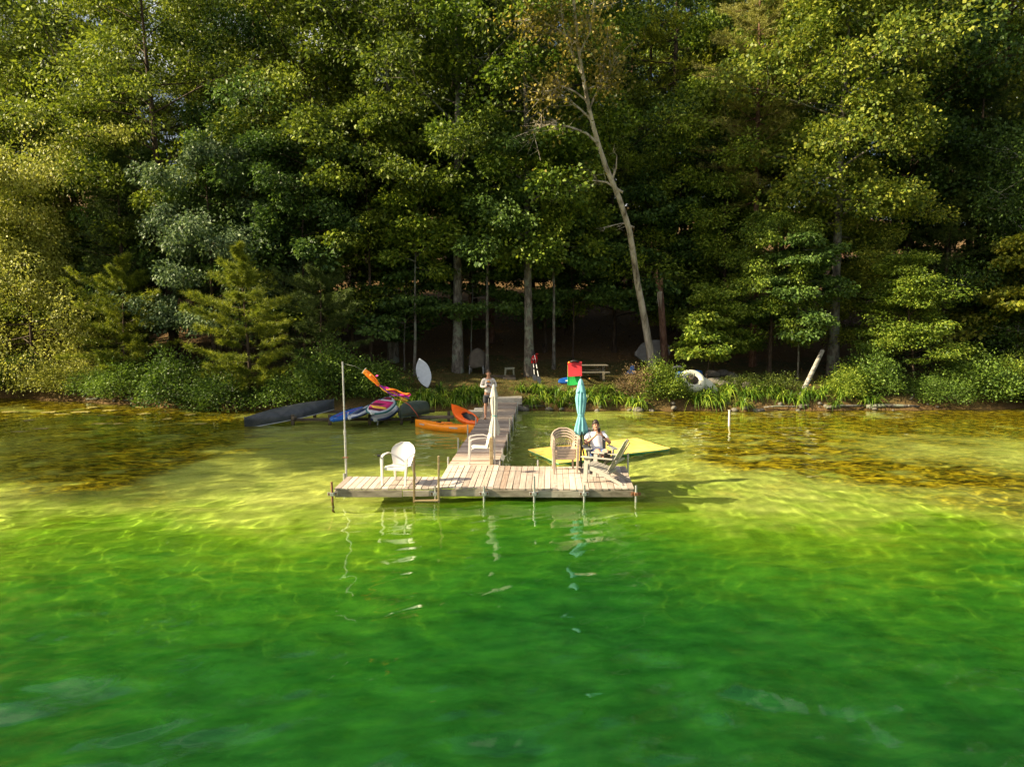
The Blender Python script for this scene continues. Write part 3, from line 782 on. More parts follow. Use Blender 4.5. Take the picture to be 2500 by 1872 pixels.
fascia((-3.775, 15.195), (-2.34, 15.197), DZ - .012, .15)
fascia((-2.33, 15.20), (-1.655, 15.215), DZ - .02, .13)
for (a, b) in [((-3.765, 15.21), (-3.765, 16.35)), ((2.585, 15.22), (2.775, 17.6)), ((-3.77, 16.33), (-1.65, 16.33)), ((-.30, 17.62), (2.78, 17.60)), ((-1.62, 16.38), (-1.58, 17.6))]:
    fascia(a, b, DZ - .01, .14)
for s in (0, 1):
    for k in range(4):
        a, b = lerp(WA[s], WB[s], k / 4 + .002), lerp(WA[s], WB[s], (k + 1) / 4 - .002)
        fascia((a[0] + (.03 if s == 0 else -.03), a[1]), (b[0] + (.03 if s == 0 else -.03), b[1]), DZ + .0, .14)
# joists below the deck
for k, (a, b) in enumerate([((-1.6, 16.0), (2.65, 15.98)), ((-1.6, 16.85), (2.7, 16.85))]):
    fascia(a, b, DZ - .01, .12).name = 'joist'
def dpost(x, y, ztop, zbot=-.95, r=.024, tilt=(0, 0), mat=None, bracket=0, rust=False):
    p = MB().tube([(0, 0, zbot), (0, 0, ztop)], r, 10).build('post', mat or STEEL, dock, True, angle=40)
    p.location = (x, y, 0); p.rotation_euler = (tilt[0], tilt[1], 0)
    if bracket:
        MB().box((0, .022, DZ - .125), (.21, .010, .075)).box((0, -.012, DZ - .125), (.075, .055, .07)).build('bracket', RUST if rust else STEEL, p, bevel=.004)
        for bx_ in (-.075, .075): MB().box((bx_, .014, DZ - .125), (.035, .008, .05)).build('bolt_plate', RUST, p, bevel=.002)
    return p
for k, top in zip(range(5), (.335, .345, .56, .37, .36)):
    x, y = lerp(FL, FR, _pu[k])
    dpost(x + (.03 if k == 4 else 0), y - .045, top, tilt=(0, .015 * (k - 2) * .3), bracket=1, rust=(k == 4))
dpost(-3.815, 15.13, .44, mat=RUST, bracket=1, tilt=(0, -.03))
for x, y, top in [(-.30, 17.70, .40), (.64, 17.68, .43), (2.86, 17.62, .62), (1.85, 17.68, .36), (-3.86, 16.40, .36)]:
    dpost(x, y, top, -.8)
for u, s, top in [(.02, 0, .46), (.175, 0, .60), (.36, 0, .62), (.56, 0, .5), (.8, 0, .52), (.10, 1, .48), (.28, 1, .50), (.40, 1, .74), (.58, 1, .55), (.78, 1, .52), (.92, 1, .5)]:
    a = lerp(WA[s], WB[s], u)
    dpost(a[0] + (-.035 if s == 0 else .035), a[1], top, -.75)
# ladder
lad = bpy.data.objects.new('ladder', None); COL.objects.link(lad); lad.parent = dock
for x, zt in ((-2.075, .985), (-1.557, 1.0)):
    o = MB().box((0, 0, 0), (.042, .06, zt + .85)).build('rail', POSTWOOD, lad, bevel=.005)
    o.location = (x, 15.11, (zt - .85) / 2); o.rotation_euler = (0, .008, 0)
for z in (.045, -.16, -.38, -.60):
    o = MB().box((0, 0, 0), (.49, .08, .035)).build('rung', POSTWOOD, lad, bevel=.004); o.location = (-1.815, 15.11, z)
# wooden post that carries the white umbrella, and the concrete landing
STONE = plain('shore_stone', (.17, .155, .13), .9, .45, 5, .5, .2, 0, (.10, .10, .06))
CONC = plain('pale_concrete', (.40, .38, .34), .9, .3, 6, .3, .2, 0, (.2, .17, .11))
lp = MB().box((0, 0, 0), (1.5, .9, .3)).build('concrete_landing', CONC, None, bevel=.02)
lp.location = (-.30, 32.25, .40); tag(lp, 'pale concrete landing slab where the walkway meets the lawn', 'slab')
for i, (px, py, w, d, h) in enumerate([(1180, 1006, .75, .5, .4), (1172, 1013, 1.1, .4, .28)]):
    p = at(px, py, .15); o = MB().box((0, 0, 0), (w, d, h)).build('stone_block', CONC, None, bevel=.03)
    o.location = (p.x, max(p.y, 29.6), .12); o.rotation_euler = (0, 0, .1)
    tag(o, ['pale block beside the shore end of the walkway, upper one', 'long pale block beside the shore end of the walkway, lower one'][i], 'block')
# ================================================================ things on the dock
PL_WHITE = plain('white_plastic', (.60, .58, .56), .38, .08, 5, .05, .5, 0, (.62, .58, .5))
PL_BEIGE = plain('beige_plastic', (.44, .35, .28), .45, .12, 5, .05, .45, 0, (.35, .28, .22))
PL_GREY = plain('grey_plastic', (.36, .34, .30), .5, .12, 5, .05, .45, 0, (.25, .24, .21))
PL_SLATE = plain('slate_grey_plastic', (.20, .21, .21), .5, .15, 5, .05, .45)
BLACK = plain('black_metal', (.015, .015, .017), .5, .3, 9, .1)
DARK = plain('black_rubber', (.02, .02, .022), .6, .3, 9, .1)

def resin_chair(name, label, mat, loc, rz, lattice=False, tall=.84, group=None, lean=.16, full=True):
    """monobloc garden chair; faces local -y"""
    t = thing(name, label, 'chair', loc, rz, group)
    w, sd, sh = .25, .24, .41
    # seat: slightly dished sheet with a rolled front edge
    P = []
    for i in range(7):
        v = i / 6; y = -sd + v * 2 * sd
        row = []
        for j in range(9):
            u = j / 8 * 2 - 1
            row.append((u * (w - .02 + .02 * (1 - v)), y, sh - .03 * v - .016 * (1 - u * u) + (-.045 if i == 0 else 0)))
        P.append(row)
    MB().sheet(P, .012).build('seat', mat, t, True, angle=50)
    MB().box((0, -sd + .006, sh - .055), (2 * w - .05, .014, .06)).build('seat_apron', mat, t, bevel=.004)
    # back: a tall round-topped shell that curls forward at its sides
    def back(u, v):
        z = sh - .03 + v * (tall - sh + .03)
        half = (.20 + .09 * math.sin(min(v * 1.25, 1) * PI / 2)) * (math.sqrt(max(0, 1 - max(0, (v - .55) / .47) ** 2.2)) if v > .55 else 1)
        x = u * half
        return Vector((x, sd - .02 + lean * v - .10 * (u * u) * (half / .29), z))
    if not lattice:
        MB().sheet([[back(j / 6 - 1, i / 10) for j in range(13)] for i in range(11)], .010).build('backrest', mat, t, True, angle=60)
    else:
        fr = MB(); loop = [back(-1, k / 10) for k in range(0, 11)] + [back(1, k / 10) for k in range(10, -1, -1)]
        fr.tube([p for k, p in enumerate(loop) if k == 0 or (p - loop[k - 1]).length > .01], .019, 6).build('backrest', mat, t, True)
        lat = MB(); n = 8
        if not full: lat = None
        for s in ((-1, 1) if full else ()):
            for k in range(-6, 8):
                pts = []
                for q in range(9):
                    v = .08 + .80 * q / 8; u = s * (v - .5) * .9 + k * .22
                    if abs(u) <= .98: pts.append(back(u, v))
                for a, b in zip(pts[:-1], pts[1:]): lat.bar(a, b, .016, .006, (0, -1, 0))
        if full: lat.build('lattice', mat, t)
        if full: MB().sheet([[back(j / 6 - 1, .84 + i * .04) for j in range(13)] for i in range(5)], .008).build('top_band', mat, t, True)
    for s in (-1, 1):
        # arm: flat band from the back to the front leg
        a = [back(s, .50) + Vector((0, -.01, 0)), Vector((s * .30, .10, .655)), Vector((s * .31, -.10, .645)), Vector((s * .30, -sd - .0, .615)), Vector((s * .295, -sd - .015, .57))]
        m = MB()
        rings = []
        for i, p in enumerate(a):
            hw = [.02, .028, .032, .032, .026][i]
            rings.append([p + Vector((-hw, 0, -.009)), p + Vector((hw, 0, -.009)), p + Vector((hw, 0, .009)), p + Vector((-hw, 0, .009))])
        m.rings(rings).build('arm', mat, t, True, angle=35)
        # front leg carries the arm; it is a tapered angle section
        def leg(x0, y0, z0, x1, y1, w0, w1, nm='leg'):
            m = MB(); rg = []
            for (x, y, z, ww) in ((x1, y1, 0, w1), ((x0 + x1) / 2, (y0 + y1) / 2, z0 * .5, (w0 + w1) / 2 * 1.02), (x0, y0, z0, w0)):
                rg.append([(x - ww / 2, y - ww * .35, z), (x + ww / 2, y - ww * .35, z), (x + ww / 2, y + ww * .35, z), (x - ww / 2, y + ww * .35, z)])
            m.rings(rg).build(nm, mat, t, bevel=.004)
        leg(s * .292, -sd - .012, .61, s * .268, -sd - .045, .062, .042)
        leg(s * .215, sd - .01, .43, s * .245, sd + .085, .065, .04)
    return t
resin_chair('plastic_chair', 'white plastic armchair beside the ladder at the left end of the dock', PL_WHITE, (-2.47, 15.62, DZ), R(-16), tall=.86)
resin_chair('plastic_chair', 'white plastic armchair seen side-on at the foot of the walkway', PL_WHITE, (-.80, 18.05, DZ + .008), R(-84), tall=.86)
for k, lb in enumerate(['lowest beige plastic chair in the stack on the dock', 'second beige plastic chair up in the stack on the dock', 'third beige plastic chair up in the stack on the dock', 'topmost beige lattice-back chair in the stack on the dock']):
    resin_chair('stacked_chair', lb, PL_BEIGE, (1.245 + k * .004, 17.0 + k * .018, DZ - .015 + k * .062), R(2 + k * .6), lattice=True, tall=.80, group='stacked beige chairs', lean=.10, full=(k == 3))

def adirondack(name, label, mat, loc, rz, gap=.008, back_h=.98, holes=False):
    """faces local -y"""
    t = thing(name, label, 'chair', loc, rz)
    def board(nm, a, b, w, th, up):
        MB().bar(a, b, w, th, up).build(nm, mat, t, bevel=.005)
    for s in (-1, 1):
        board('front_leg', (s * .285, -.30, 0), (s * .285, -.27, .555), .03, .095, (0, 1, 0))
        # seat rail that runs back and down to the rear foot
        MB().rings([[(s * .255 - .014, y, z0), (s * .255 + .014, y, z0), (s * .255 + .014, y, z1), (s * .255 - .014, y, z1)] for y, z0, z1 in ((-.33, .30, .37), (-.05, .225, .32), (.18, .13, .235), (.50, .0, .07), (.56, .0, .05))]).build('rear_leg', mat, t, bevel=.004)
        MB().rings([[Vector((s * (.315 + dx) - hw, y, z)), Vector((s * (.315 + dx) + hw, y, z)), Vector((s * (.315 + dx) + hw, y, z + .024)), Vector((s * (.315 + dx) - hw, y, z + .024))] for y, hw, dx, z in ((-.385, .045, .0, .555), (-.36, .065, .0, .557), (-.15, .07, .005, .557), (.12, .052, 0, .553), (.34, .035, -.01, .548))]).build('arm', mat, t, bevel=.005)
        board('arm_brace', (s * .318, -.20, .42), (s * .322, -.19, .552), .022, .05, (0, 1, 0))
    n = 5
    for k in range(7):
        v = k / 6; y = -.30 + v * .48; z = .385 - .13 * v + (-.02 if k == 0 else 0)
        MB().box((0, 0, 0), (.54, .074, .018), (R(-15), 0, 0)).build('seat_slat', mat, t, bevel=.004).location = (0, y, z)
    for k in range(n):
        u = k - 2; w0, w1 = .083, .112
        a = Vector((u * (w0 + gap), .17, .20)); b = Vector((u * (w1 + gap), .56, back_h - .035 * u * u * .8))
        d = (b - a); nrm = Vector((0, -d.z, d.y)).normalized()
        m = MB(); rg = []
        for q in range(6):
            v = q / 5; p = a + d * v; ww = (w0 + (w1 - w0) * v) / 2 * (1 if q < 5 else .72); cur = Vector((0, -.02 * (u * u) / 4, 0))
            rg.append([p + cur + Vector((-ww, 0, 0)) - nrm * .009, p + cur + Vector((ww, 0, 0)) - nrm * .009, p + cur + Vector((ww, 0, 0)) + nrm * .009, p + cur + Vector((-ww, 0, 0)) + nrm * .009])
        m.rings(rg).build('back_slat', mat, t, bevel=.003)
    board('back_brace', (-.27, .40, .50), (.27, .40, .50), .03, .06, (0, 0, 1))
    board('back_brace', (-.25, .225, .235), (.25, .225, .235), .03, .06, (0, 0, 1))
    return t
adirondack('adirondack_chair', 'empty grey-beige slatted deck chair turned left at the right end of the dock', PL_GREY, (2.02, 15.92, DZ - .01), math.atan2(.465, -.885) + PI / 2)
SEAT = Vector((2.06, 17.05, DZ)); SEAT_RZ = R(6)
adirondack('adirondack_chair', 'slate-grey slatted deck chair that the man in white sits in', PL_SLATE, SEAT, SEAT_RZ)

# --- closed umbrellas
def m_cloth(name, c, c2, rough=.85, trans=.2):
    t = NT(name); v = t.coords('Object'); f = t.noise(v, 4, 4, .6); w = t.noise(v, 120, 2, .5)
    col = t.ramp(f, [(.3, c2), (.7, c)])
    p = t.bsdf(col, rough, .2, w, .2, .002)
    tr = t.n('ShaderNodeBsdfTranslucent'); t.l(col, tr.inputs['Color'])
    mx = t.n('ShaderNodeMixShader'); mx.inputs[0].default_value = trans
    t.l(p.outputs[0], mx.inputs[1]); t.l(tr.outputs[0], mx.inputs[2]); return t.done(mx)
def umbrella(name, label, cloth, tie, loc, z0, z1, seed, tilt, rmax=.15, tie_v=.30, tie_mat=None, pole_mat=None):
    t = thing(name, label, 'umbrella', loc); t.rotation_euler = tilt
    rng = random.Random(seed); nf = 8; n = 64
    ph = [rng.uniform(0, 6.28) for _ in range(4)]
    def rad(v, k):                                     # v: 0 bottom hem, 1 tip
        th = 2 * PI * k / n
        body = np.interp(v, [0, .06, tie_v - .04, tie_v, tie_v + .05, .62, .78, .80, .93, 1], [.98, 1.0, .52, .40, .55, .80, .62, .50, .42, .07]) * rmax
        amp = np.interp(v, [0, .2, tie_v, .6, .8, 1], [.36, .34, .16, .26, .22, .05])
        f = abs(math.sin(nf * .5 * th + ph[0] + 1.2 * math.sin(v * 2.4 + ph[1])))
        return body * (1 - amp + amp * f * 1.2) * (1 + .10 * math.sin(2 * th + ph[2] + v * 3))
    rings = []
    for i in range(26):
        v = i / 25
        ring = []
        for k in range(n):
            th = 2 * PI * k / n; r = rad(v, k)
            hem = (.10 * abs(math.sin(nf * .5 * th + ph[0])) + .05 * math.sin(th + ph[3])) * max(0, 1 - v / .14)
            ring.append((math.cos(th) * r, math.sin(th) * r, z0 + (z1 - z0) * v - hem + .05))
        rings.append(ring)
    MB().rings(rings, True, False).build('canopy', cloth, t, True)
    # short vent cape at the top
    cp = []
    for i in range(5):
        v = i / 4
        cp.append([(math.cos(2 * PI * k / 32) * rr, math.sin(2 * PI * k / 32) * rr, z1 + .03 - v * .27 - .05 * v * abs(math.sin(4 * PI * k / 32 + .6))) for k in range(32) for rr in [(.02 + (rmax * .68) * v ** .8) * (1 - .30 * v + .36 * v * abs(math.sin(4 * PI * k / 32 + .6)))]])
    MB().rings(cp, True, False).build('vent_cape', cloth, t, True)
    zt = z0 + (z1 - z0) * tie_v + .05
    MB().tube([(math.cos(a) * rmax * .44, math.sin(a) * rmax * .44, zt + .012 * math.sin(a * 2)) for a in np.linspace(0, 2 * PI, 17)], .013, 6, False).build('tie', tie_mat or cloth, t, True)
    MB().tube([(0, 0, 0), (0, 0, z1 + .04)], .019, 10).build('pole', pole_mat or STEEL, t, True, angle=40)
    MB().ball((0, 0, z1 + .06), (.022, .022, .035)).build('finial', BLACK, t, True)
    return t
CL_WHITE = m_cloth('umbrella_white_cloth', (.62, .62, .57), (.46, .46, .42))
CL_TEAL = m_cloth('umbrella_teal_cloth', (.26, .58, .62), (.17, .46, .52))
CL_TIE = m_cloth('umbrella_teal_tie', (.20, .55, .52), (.15, .45, .42))
wu = umbrella('closed_umbrella', 'closed white sun umbrella tied with a teal band in front of the standing man', CL_WHITE, .0, (-.425, 17.74, DZ), .80, 1.97, 3, (0, R(-.6), 0), .128, .32, CL_TIE)
MB().box((-.085, .01, .34), (.085, .09, .68)).build('wooden_stake', POSTWOOD, wu, bevel=.006)
tu = umbrella('closed_umbrella', 'closed teal sun umbrella between the chair stack and the seated man', CL_TEAL, .0, (1.69, 17.40, DZ), .84, 2.13, 9, (0, R(-.8), 0), .155, .30, None, BLACK)
MB().tube([(.10, -.42, 0), (.03, -.12, .45), (-.01, -.01, .82)], .020, 8).build('stand_leg', BLACK, tu, True)
MB().tube([(-.02, .15, 0), (-.01, .03, .45), (0, 0, .80)], .018, 8).build('stand_leg', BLACK, tu, True)
MB().tube([(-.10, -.05, .66), (-.03, -.02, .70), (.03, -.02, .73), (.05, -.03, .76)], .011, 6).tube([(-.28, -.10, .60), (-.10, -.04, .68)], .007, 5).build('rope', CL_WHITE, tu, True)

# --- flagpole with fish windsock
fp = thing('flagpole', 'slim grey metal pole standing at the left rear corner of the dock', 'pole', (-3.80, 16.42, -.6))
fp.rotation_euler = (0, R(-.8), 0)
MB().tube([(0, 0, 0), (0, 0, 1.95)], .026, 10).build('lower_tube', STEEL, fp, True, angle=40)
MB().tube([(0, 0, 1.9), (0, 0, 3.53)], .019, 10).build('upper_tube', STEEL, fp, True, angle=40)
MB().tube([(0, 0, 1.86), (0, 0, 1.96)], .031, 10).tube([(0, 0, 1.30), (0, 0, 1.33)], .036, 10).build('collar', STEEL, fp, True, angle=40)
MB().box((0, -.02, 1.33), (.13, .03, .03)).build('clamp', RUST, fp, bevel=.004)
def m_sock():
    t = NT('windsock_nylon'); v = t.coords('Object'); f = t.noise(v, 7, 3, .6)
    col = t.ramp(f, [(.35, (.85, .20, .02)), (.55, (.95, .38, .04)), (.7, (1.0, .62, .15))])
    p = t.bsdf(col, .5, .3); tr = t.n('ShaderNodeBsdfTranslucent'); t.l(col, tr.inputs['Color'])
    mx = t.n('ShaderNodeMixShader'); mx.inputs[0].default_value = .45
    t.l(p.outputs[0], mx.inputs[1]); t.l(tr.outputs[0], mx.inputs[2]); return t.done(mx)
SOCK = m_sock(); SOCK_PK = m_cloth('windsock_magenta', (.80, .06, .42), (.65, .03, .38), .5, .45); SOCK_PU = m_cloth('windsock_purple', (.38, .08, .60), (.3, .05, .5), .5, .4); SOCK_YE = m_cloth('windsock_yellow', (.95, .62, .16), (.9, .5, .12), .5, .45)
def wp(px, py, dy=0): return aty(px, py, 16.42 + dy)
ws0 = wp(893, 907)
ws = thing('fish_windsock', 'orange fish windsock with pink and yellow streamers flying from the pole', 'windsock', ws0)
def rel(p): return Vector(p) - ws0
axis = [wp(889, 905), wp(896, 911), wp(906, 920), wp(917, 931), wp(926, 941)]
rr = [.070, .082, .085, .066, .036]
MB().tube([rel(p) for p in axis], rr, 14, False, .75).build('body', SOCK, ws, True)
MB().tube([rel(axis[0]) + Vector((math.cos(a) * .06 * .75, math.sin(a) * .085, math.sin(a) * 0 + math.cos(a) * .06)) for a in np.linspace(0, 2 * PI, 15)], .006, 5, False).build('mouth_ring', CL_WHITE, ws, True)
for s, col in ((-1, SOCK_PK), (1, SOCK_PK)):
    p = rel(wp(916, 918 if s > 0 else 938)); q = rel(wp(925, 912 if s > 0 else 941, -.05 * s)); r_ = rel(wp(924, 921 if s > 0 else 945, -.08 * s))
    MB().sheet([[p, (p + q) / 2], [(p + r_) / 2, r_ * .5 + q * .5]], .006).build('fin', col, ws)
MB().ball(rel(wp(905, 916, -.085)), (.03, .012, .03), 10, 6).build('eye', SOCK_YE, ws, True)
_rs = random.Random(5)
ends = [(1001, 962), (1003, 968), (999, 972), (995, 974), (1000, 966), (990, 970)]
for i, (ex, ey) in enumerate(ends):
    st = wp(933 + i % 3, 945 + i % 4, .02 * (i - 3)); pts = []
    for k in range(15):
        u = k / 14
        x = 922 + (ex - 922) * u; y = 936 + (i - 2.5) * 1.1 * u + (ey - 936) * (u ** .70) + 3.4 * math.sin(u * 9 + i * 1.9) * (u > .1) + 3 * math.sin(u * PI) * (.5 if i % 2 else 1.2)
        pts.append(rel(wp(x, y, .03 * (i - 3) * u + .02 * math.sin(u * 12 + i))))
    w = .021
    P = [[p + Vector((0, math.sin(k * .8 + i) * w * .5, -w)), p + Vector((0, -math.sin(k * .8 + i) * w * .5, w))] for k, p in enumerate(pts)]
    MB().sheet(P, .003).build('streamer', [SOCK, SOCK_PK, SOCK_PU, SOCK_YE, SOCK_PK, SOCK_YE][i], ws, True)
top = wp(842, 888)
MB().tube([rel(top), rel(wp(862, 893)), rel(wp(866, 893.5)), rel(wp(889, 906))], .0022, 5).build('line', CL_WHITE, ws, True)

# --- yellow floating mat
def m_mat():
    t = NT('yellow_foam'); v = t.coords('Object'); f = t.noise(v, 2.5, 5, .6); s = t.noise(t.coords('Object', (40, 40, 40)), 1, 2, .5)
    col = t.ramp(f, [(.3, (.86, .56, .08)), (.6, (.97, .67, .17)), (.8, (.96, .78, .32))])
    return t.done(t.bsdf(col, .6, .3, s, .4, .006))
c0, c1, c2, c3 = [at(*q, .05) for q in ((1289, 1098), (1363, 1131), (1637, 1094), (1555, 1070))]
mat_o = thing('floating_mat', 'big yellow foam mat floating behind the dock', 'floating mat', (c0 + c2) / 2 - Vector((0, 0, .05)))
base = mat_o.location
def mp(u, v, z):
    p = c0 * (1 - u) * (1 - v) + c1 * u * (1 - v) + c2 * u * v + c3 * (1 - u) * v
    return Vector((p.x - base.x, p.y - base.y, z + .012 * math.sin(v * 9 + u * 3)))
MB().sheet([[mp(i / 6, j / 16, .062) for j in range(17)] for i in range(7)], -.014).build('top_layer', m_mat(), mat_o, True, angle=50)
MB().sheet([[mp(.012 + i / 6 * .976, .006 + j / 16 * .988, .044) for j in range(17)] for i in range(7)], -.03).build('bottom_layer', plain('teal_green_foam', (.10, .42, .30), .6), mat_o, True, angle=50)
wp_o = thing('mooring_pipe', 'short white pipe standing in the water off the right shore', 'pipe', (at(1780, 1040, 0).x, at(1780, 1040, 0).y, -.6))
MB().tube([(0, 0, 0), (0, 0, 1.18)], .038, 12).build('tube', PL_WHITE, wp_o, True, angle=40)
MB().tube([(0, 0, 1.18), (0, 0, 1.205)], .046, 12).build('cap', PL_WHITE, wp_o, True, angle=40)
# paper note clipped on the walkway side beside the chair
nb_o = MB().box((0, 0, 0), (.11, .008, .15), (0, R(20), 0)).build('dock_tag', CL_WHITE); p = aty(1228, 1103, 19.2); nb_o.location = (-.245, 18.55, .33)
tag(nb_o, 'small white card fixed to the walkway edge by the white chair', 'card')
cup = thing('fishing_reel', 'small dark fishing reel clipped on the left arm of the white chair', 'reel', (-2.865, 15.42, DZ + .63))
MB().tube([(-.035, 0, .02), (.035, 0, .02)], .03, 10).build('spool', BLACK, cup, True, angle=40)
MB().tube([(.0, 0, .0), (-.05, -.02, .05), (-.08, -.02, .04)], .008, 6).build('crank', BLACK, cup, True)
# ================================================================ boats, rack and things on the lawn
def paint(name, col, rough=.35, var=.12, dirt=None): return plain(name, col, rough, var, 4, .05, .5, 0, dirt)
OR_A = paint('kayak_orange', (.95, .30, .015)); OR_B = paint('kayak_red_orange', (.82, .13, .012))
CANOE_D = paint('canoe_dark_grey', (.045, .055, .065), .5, .4, (.11, .11, .11)); PALE_TRIM = paint('pale_trim', (.45, .47, .50), .4)
BOARD_BLUE = paint('board_blue', (.015, .12, .50)); BOARD_NAVY = paint('board_navy', (.02, .04, .14)); BOARD_WHITE = paint('board_white', (.62, .66, .72), .35)
PAD_PINK = paint('pad_magenta', (.62, .03, .18), .6); PAD_YEL = paint('pad_yellow', (.85, .55, .06), .6); PAD_MAR = paint('pad_maroon', (.14, .01, .04), .6)
OLIVE = paint('boat_olive', (.06, .085, .07), .55, .25); PALE_HULL = paint('pale_hull', (.55, .60, .66), .45, .12, (.42, .45, .46)); GREY_HULL = paint('grey_hull', (.16, .155, .145), .6, .35, (.08, .07, .055))
TUB = paint('white_tub_gelcoat', (.62, .62, .50), .5, .15, (.36, .36, .24)); BLUE_P = paint('blue_plastic', (.012, .10, .42), .4)
ROPE_RED = paint('red_rope', (.6, .12, .06), .8)

def hull_rings(L, W, H, n=25, m=16, rocker=.06, p=2.0, end=.02, sheer=.12, vee=.75, fl=1.0, deck=.0):
    """closed hull, bow and stern along local x, keel at z=0; m points per ring, first half bottom, second half deck"""
    rings = []
    for i in range(n):
        s = i / (n - 1) * 2 - 1
        b = max(end, W / 2 * (1 - abs(s) ** p)); k = rocker * abs(s) ** 3; g = H + sheer * abs(s) ** 2.4
        ring = []
        for j in range(m):
            a = 2 * PI * j / m
            c, sn = math.cos(a), math.sin(a)
            y = b * math.copysign(abs(c) ** fl, c)
            z = (k + (g - k) * (1 - abs(sn) ** vee)) if sn < 0 else g + deck * sn * min(1, b / (W * .25))
            ring.append(Vector((s * L / 2, y, z)))
        rings.append(ring)
    return rings
def kayak(name, label, L, W, H, mat, loc, rot, cock=(-.05, .42, .20), marks=True, seat=True):
    t = thing(name, label, 'kayak', loc); t.rotation_euler = rot
    rg = hull_rings(L, W, H, 33, 20, .09, 2.1, .015, .10, .8, .85, .07)
    m = MB(); n = 20; b = 0
    for r in rg: m.v.extend([tuple(p) for p in r])
    cx, ca, cb = cock
    for i in range(len(rg) - 1):
        for k in range(n):
            q = (i * n + k, i * n + (k + 1) % n, (i + 1) * n + (k + 1) % n, (i + 1) * n + k)
            c = sum((Vector(m.v[j]) for j in q), Vector()) / 4
            top = 0 <= k < n // 2
            if top and ((c.x - cx) / ca) ** 2 + (c.y / cb) ** 2 < .86: continue
            m.f.append(q)
    m.f.append(tuple(reversed(range(n)))); m.f.append(tuple((len(rg) - 1) * n + k for k in range(n)))
    m.build('hull', mat, t, True, angle=45)
    zc = H + .075
    MB().tube([(cx + math.cos(a) * ca, math.sin(a) * cb, zc + .03 * abs(math.cos(a)) * (math.cos(a) > 0)) for a in np.linspace(0, 2 * PI, 29)], .018, 6, False).build('coaming', mat, t, True)
    MB().sheet([[(cx + math.cos(a) * ca * r, math.sin(a) * cb * r, zc - .03 - (H * .75) * (1 - r ** 3)) for a in np.linspace(0, 2 * PI, 25)] for r in (1, .8, .5, .05)]).build('cockpit_well', DARK, t, True)
    if seat:
        MB().rings([[(cx - ca * .45 - .02 * k, -.15 + .02 * k, .10 + .09 * k), (cx - ca * .45 + .05, -.15 + .02 * k, .10 + .09 * k), (cx - ca * .45 + .05, .15 - .02 * k, .10 + .09 * k), (cx - ca * .45 - .02 * k, .15 - .02 * k, .10 + .09 * k)] for k in range(4)]).build('seat_back', BLACK, t, bevel=.01)
    if marks:
        for s, xx in ((-1, -.95), (-1, .62), (1, .62)):
            y = lambda x: -W / 2 * (1 - abs(2 * x / L) ** 2.1) * 1.0 - .004
            MB().sheet([[(xx + d, -s * -1 * abs(y(xx + d)) * (1 if s < 0 else -1) * -1 if False else s * abs(y(xx + d)), H * .80 + e) for d in (-.16, -.05, .06, .17)] for e in (0, .045)], .003).build('side_mark', PALE_TRIM, t)
    return t
V_ = Vector
def along(a, b): return math.atan2(b.y - a.y, b.x - a.x)
a, b = at(1012, 1044, .0), at(1162, 1061, .0)
kayak('orange_kayak', 'bright yellow-orange kayak floating beside the walkway', (b - a).length * 1.0, .68, .27, OR_A, ((a.x + b.x) / 2, (a.y + b.y) / 2 + .25, -.09), (R(-2), 0, along(a, b)), (-.10, .42, .20))
p = at(1142, 1046, .0)
kayak('orange_kayak', 'red-orange kayak tilted on its side behind the yellow-orange one', 2.3, .66, .26, OR_B, (p.x - .12, p.y + 1.05, .10), (R(-14), R(-13), R(122)), (-.30, .50, .21), False, False)

# timber rack
rack = thing('boat_rack', 'low weathered timber rack at the water edge carrying the boats', 'rack', (0, 0, 0))
def rbar(nm, a, b, w=.14, h=.10, mat=None): MB().bar(a, b, w, h).build(nm, mat or TIMBER, rack, bevel=.008)
rbar('rail', (-8.9, 27.45, .15), (-3.9, 27.75, .14)); rbar('rail', (-8.6, 29.4, .22), (-3.2, 29.8, .20)); rbar('rail', (-3.85, 28.3, .14), (-2.3, 28.45, .13), .2, .12)
for x in (-8.3, -6.9, -5.4, -4.2):
    rbar('cross_beam', (x, 27.2, .24), (x + .12, 30.0, .28), .10, .09)
for x, y in ((-8.35, 27.35), (-6.95, 27.4), (-5.45, 27.5), (-4.25, 27.6), (-3.9, 28.2), (-2.5, 28.4), (-8.1, 29.5), (-5.2, 29.7)):
    rbar('post', (x, y, -.5), (x, y, .36), .11, .11)

# dark canoe, upside down
a, b = at(597, 1043, .0), at(812, 1003, .34)
cn = thing('canoe', 'long dark grey canoe lying upside down on the rack, its bow at the water', 'canoe', ((a + b) / 2) + Vector((0, .1, .0)))
d = b - a; L = d.length * 1.02
cn.rotation_euler = Euler((PI + R(14), -math.asin((b.z - a.z) / d.length) - R(1.5), along(a, b)), 'XYZ')
cn.location.z += .46
rg = hull_rings(L, .86, .36, 31, 20, .05, 2.3, .012, .13, .62, .9, 0)
m = MB(); n = 20
for r in rg: m.v.extend([tuple(q) for q in r])
for i in range(30):
    for k in range(n):
        if 0 <= k < n // 2: continue
        m.f.append((i * n + k, i * n + (k + 1) % n, (i + 1) * n + (k + 1) % n, (i + 1) * n + k))
m.build('hull', CANOE_D, cn, True)
for s in (0, n // 2):
    MB().tube([r[s] for r in rg], .016, 6).build('gunwale', PALE_TRIM, cn, True)
for x in (-.25, .25):
    MB().bar((x * L, -.33, .36), (x * L, .33, .36), .05, .03).build('thwart', TIMBER, cn)
for s in (-1, 1): MB().tube([(s * (L / 2 - .002), 0, .02), (s * L / 2, 0, .25), (s * L / 2, 0, .49)], .018, 6).build('stem_band', CANOE_D, cn, True)

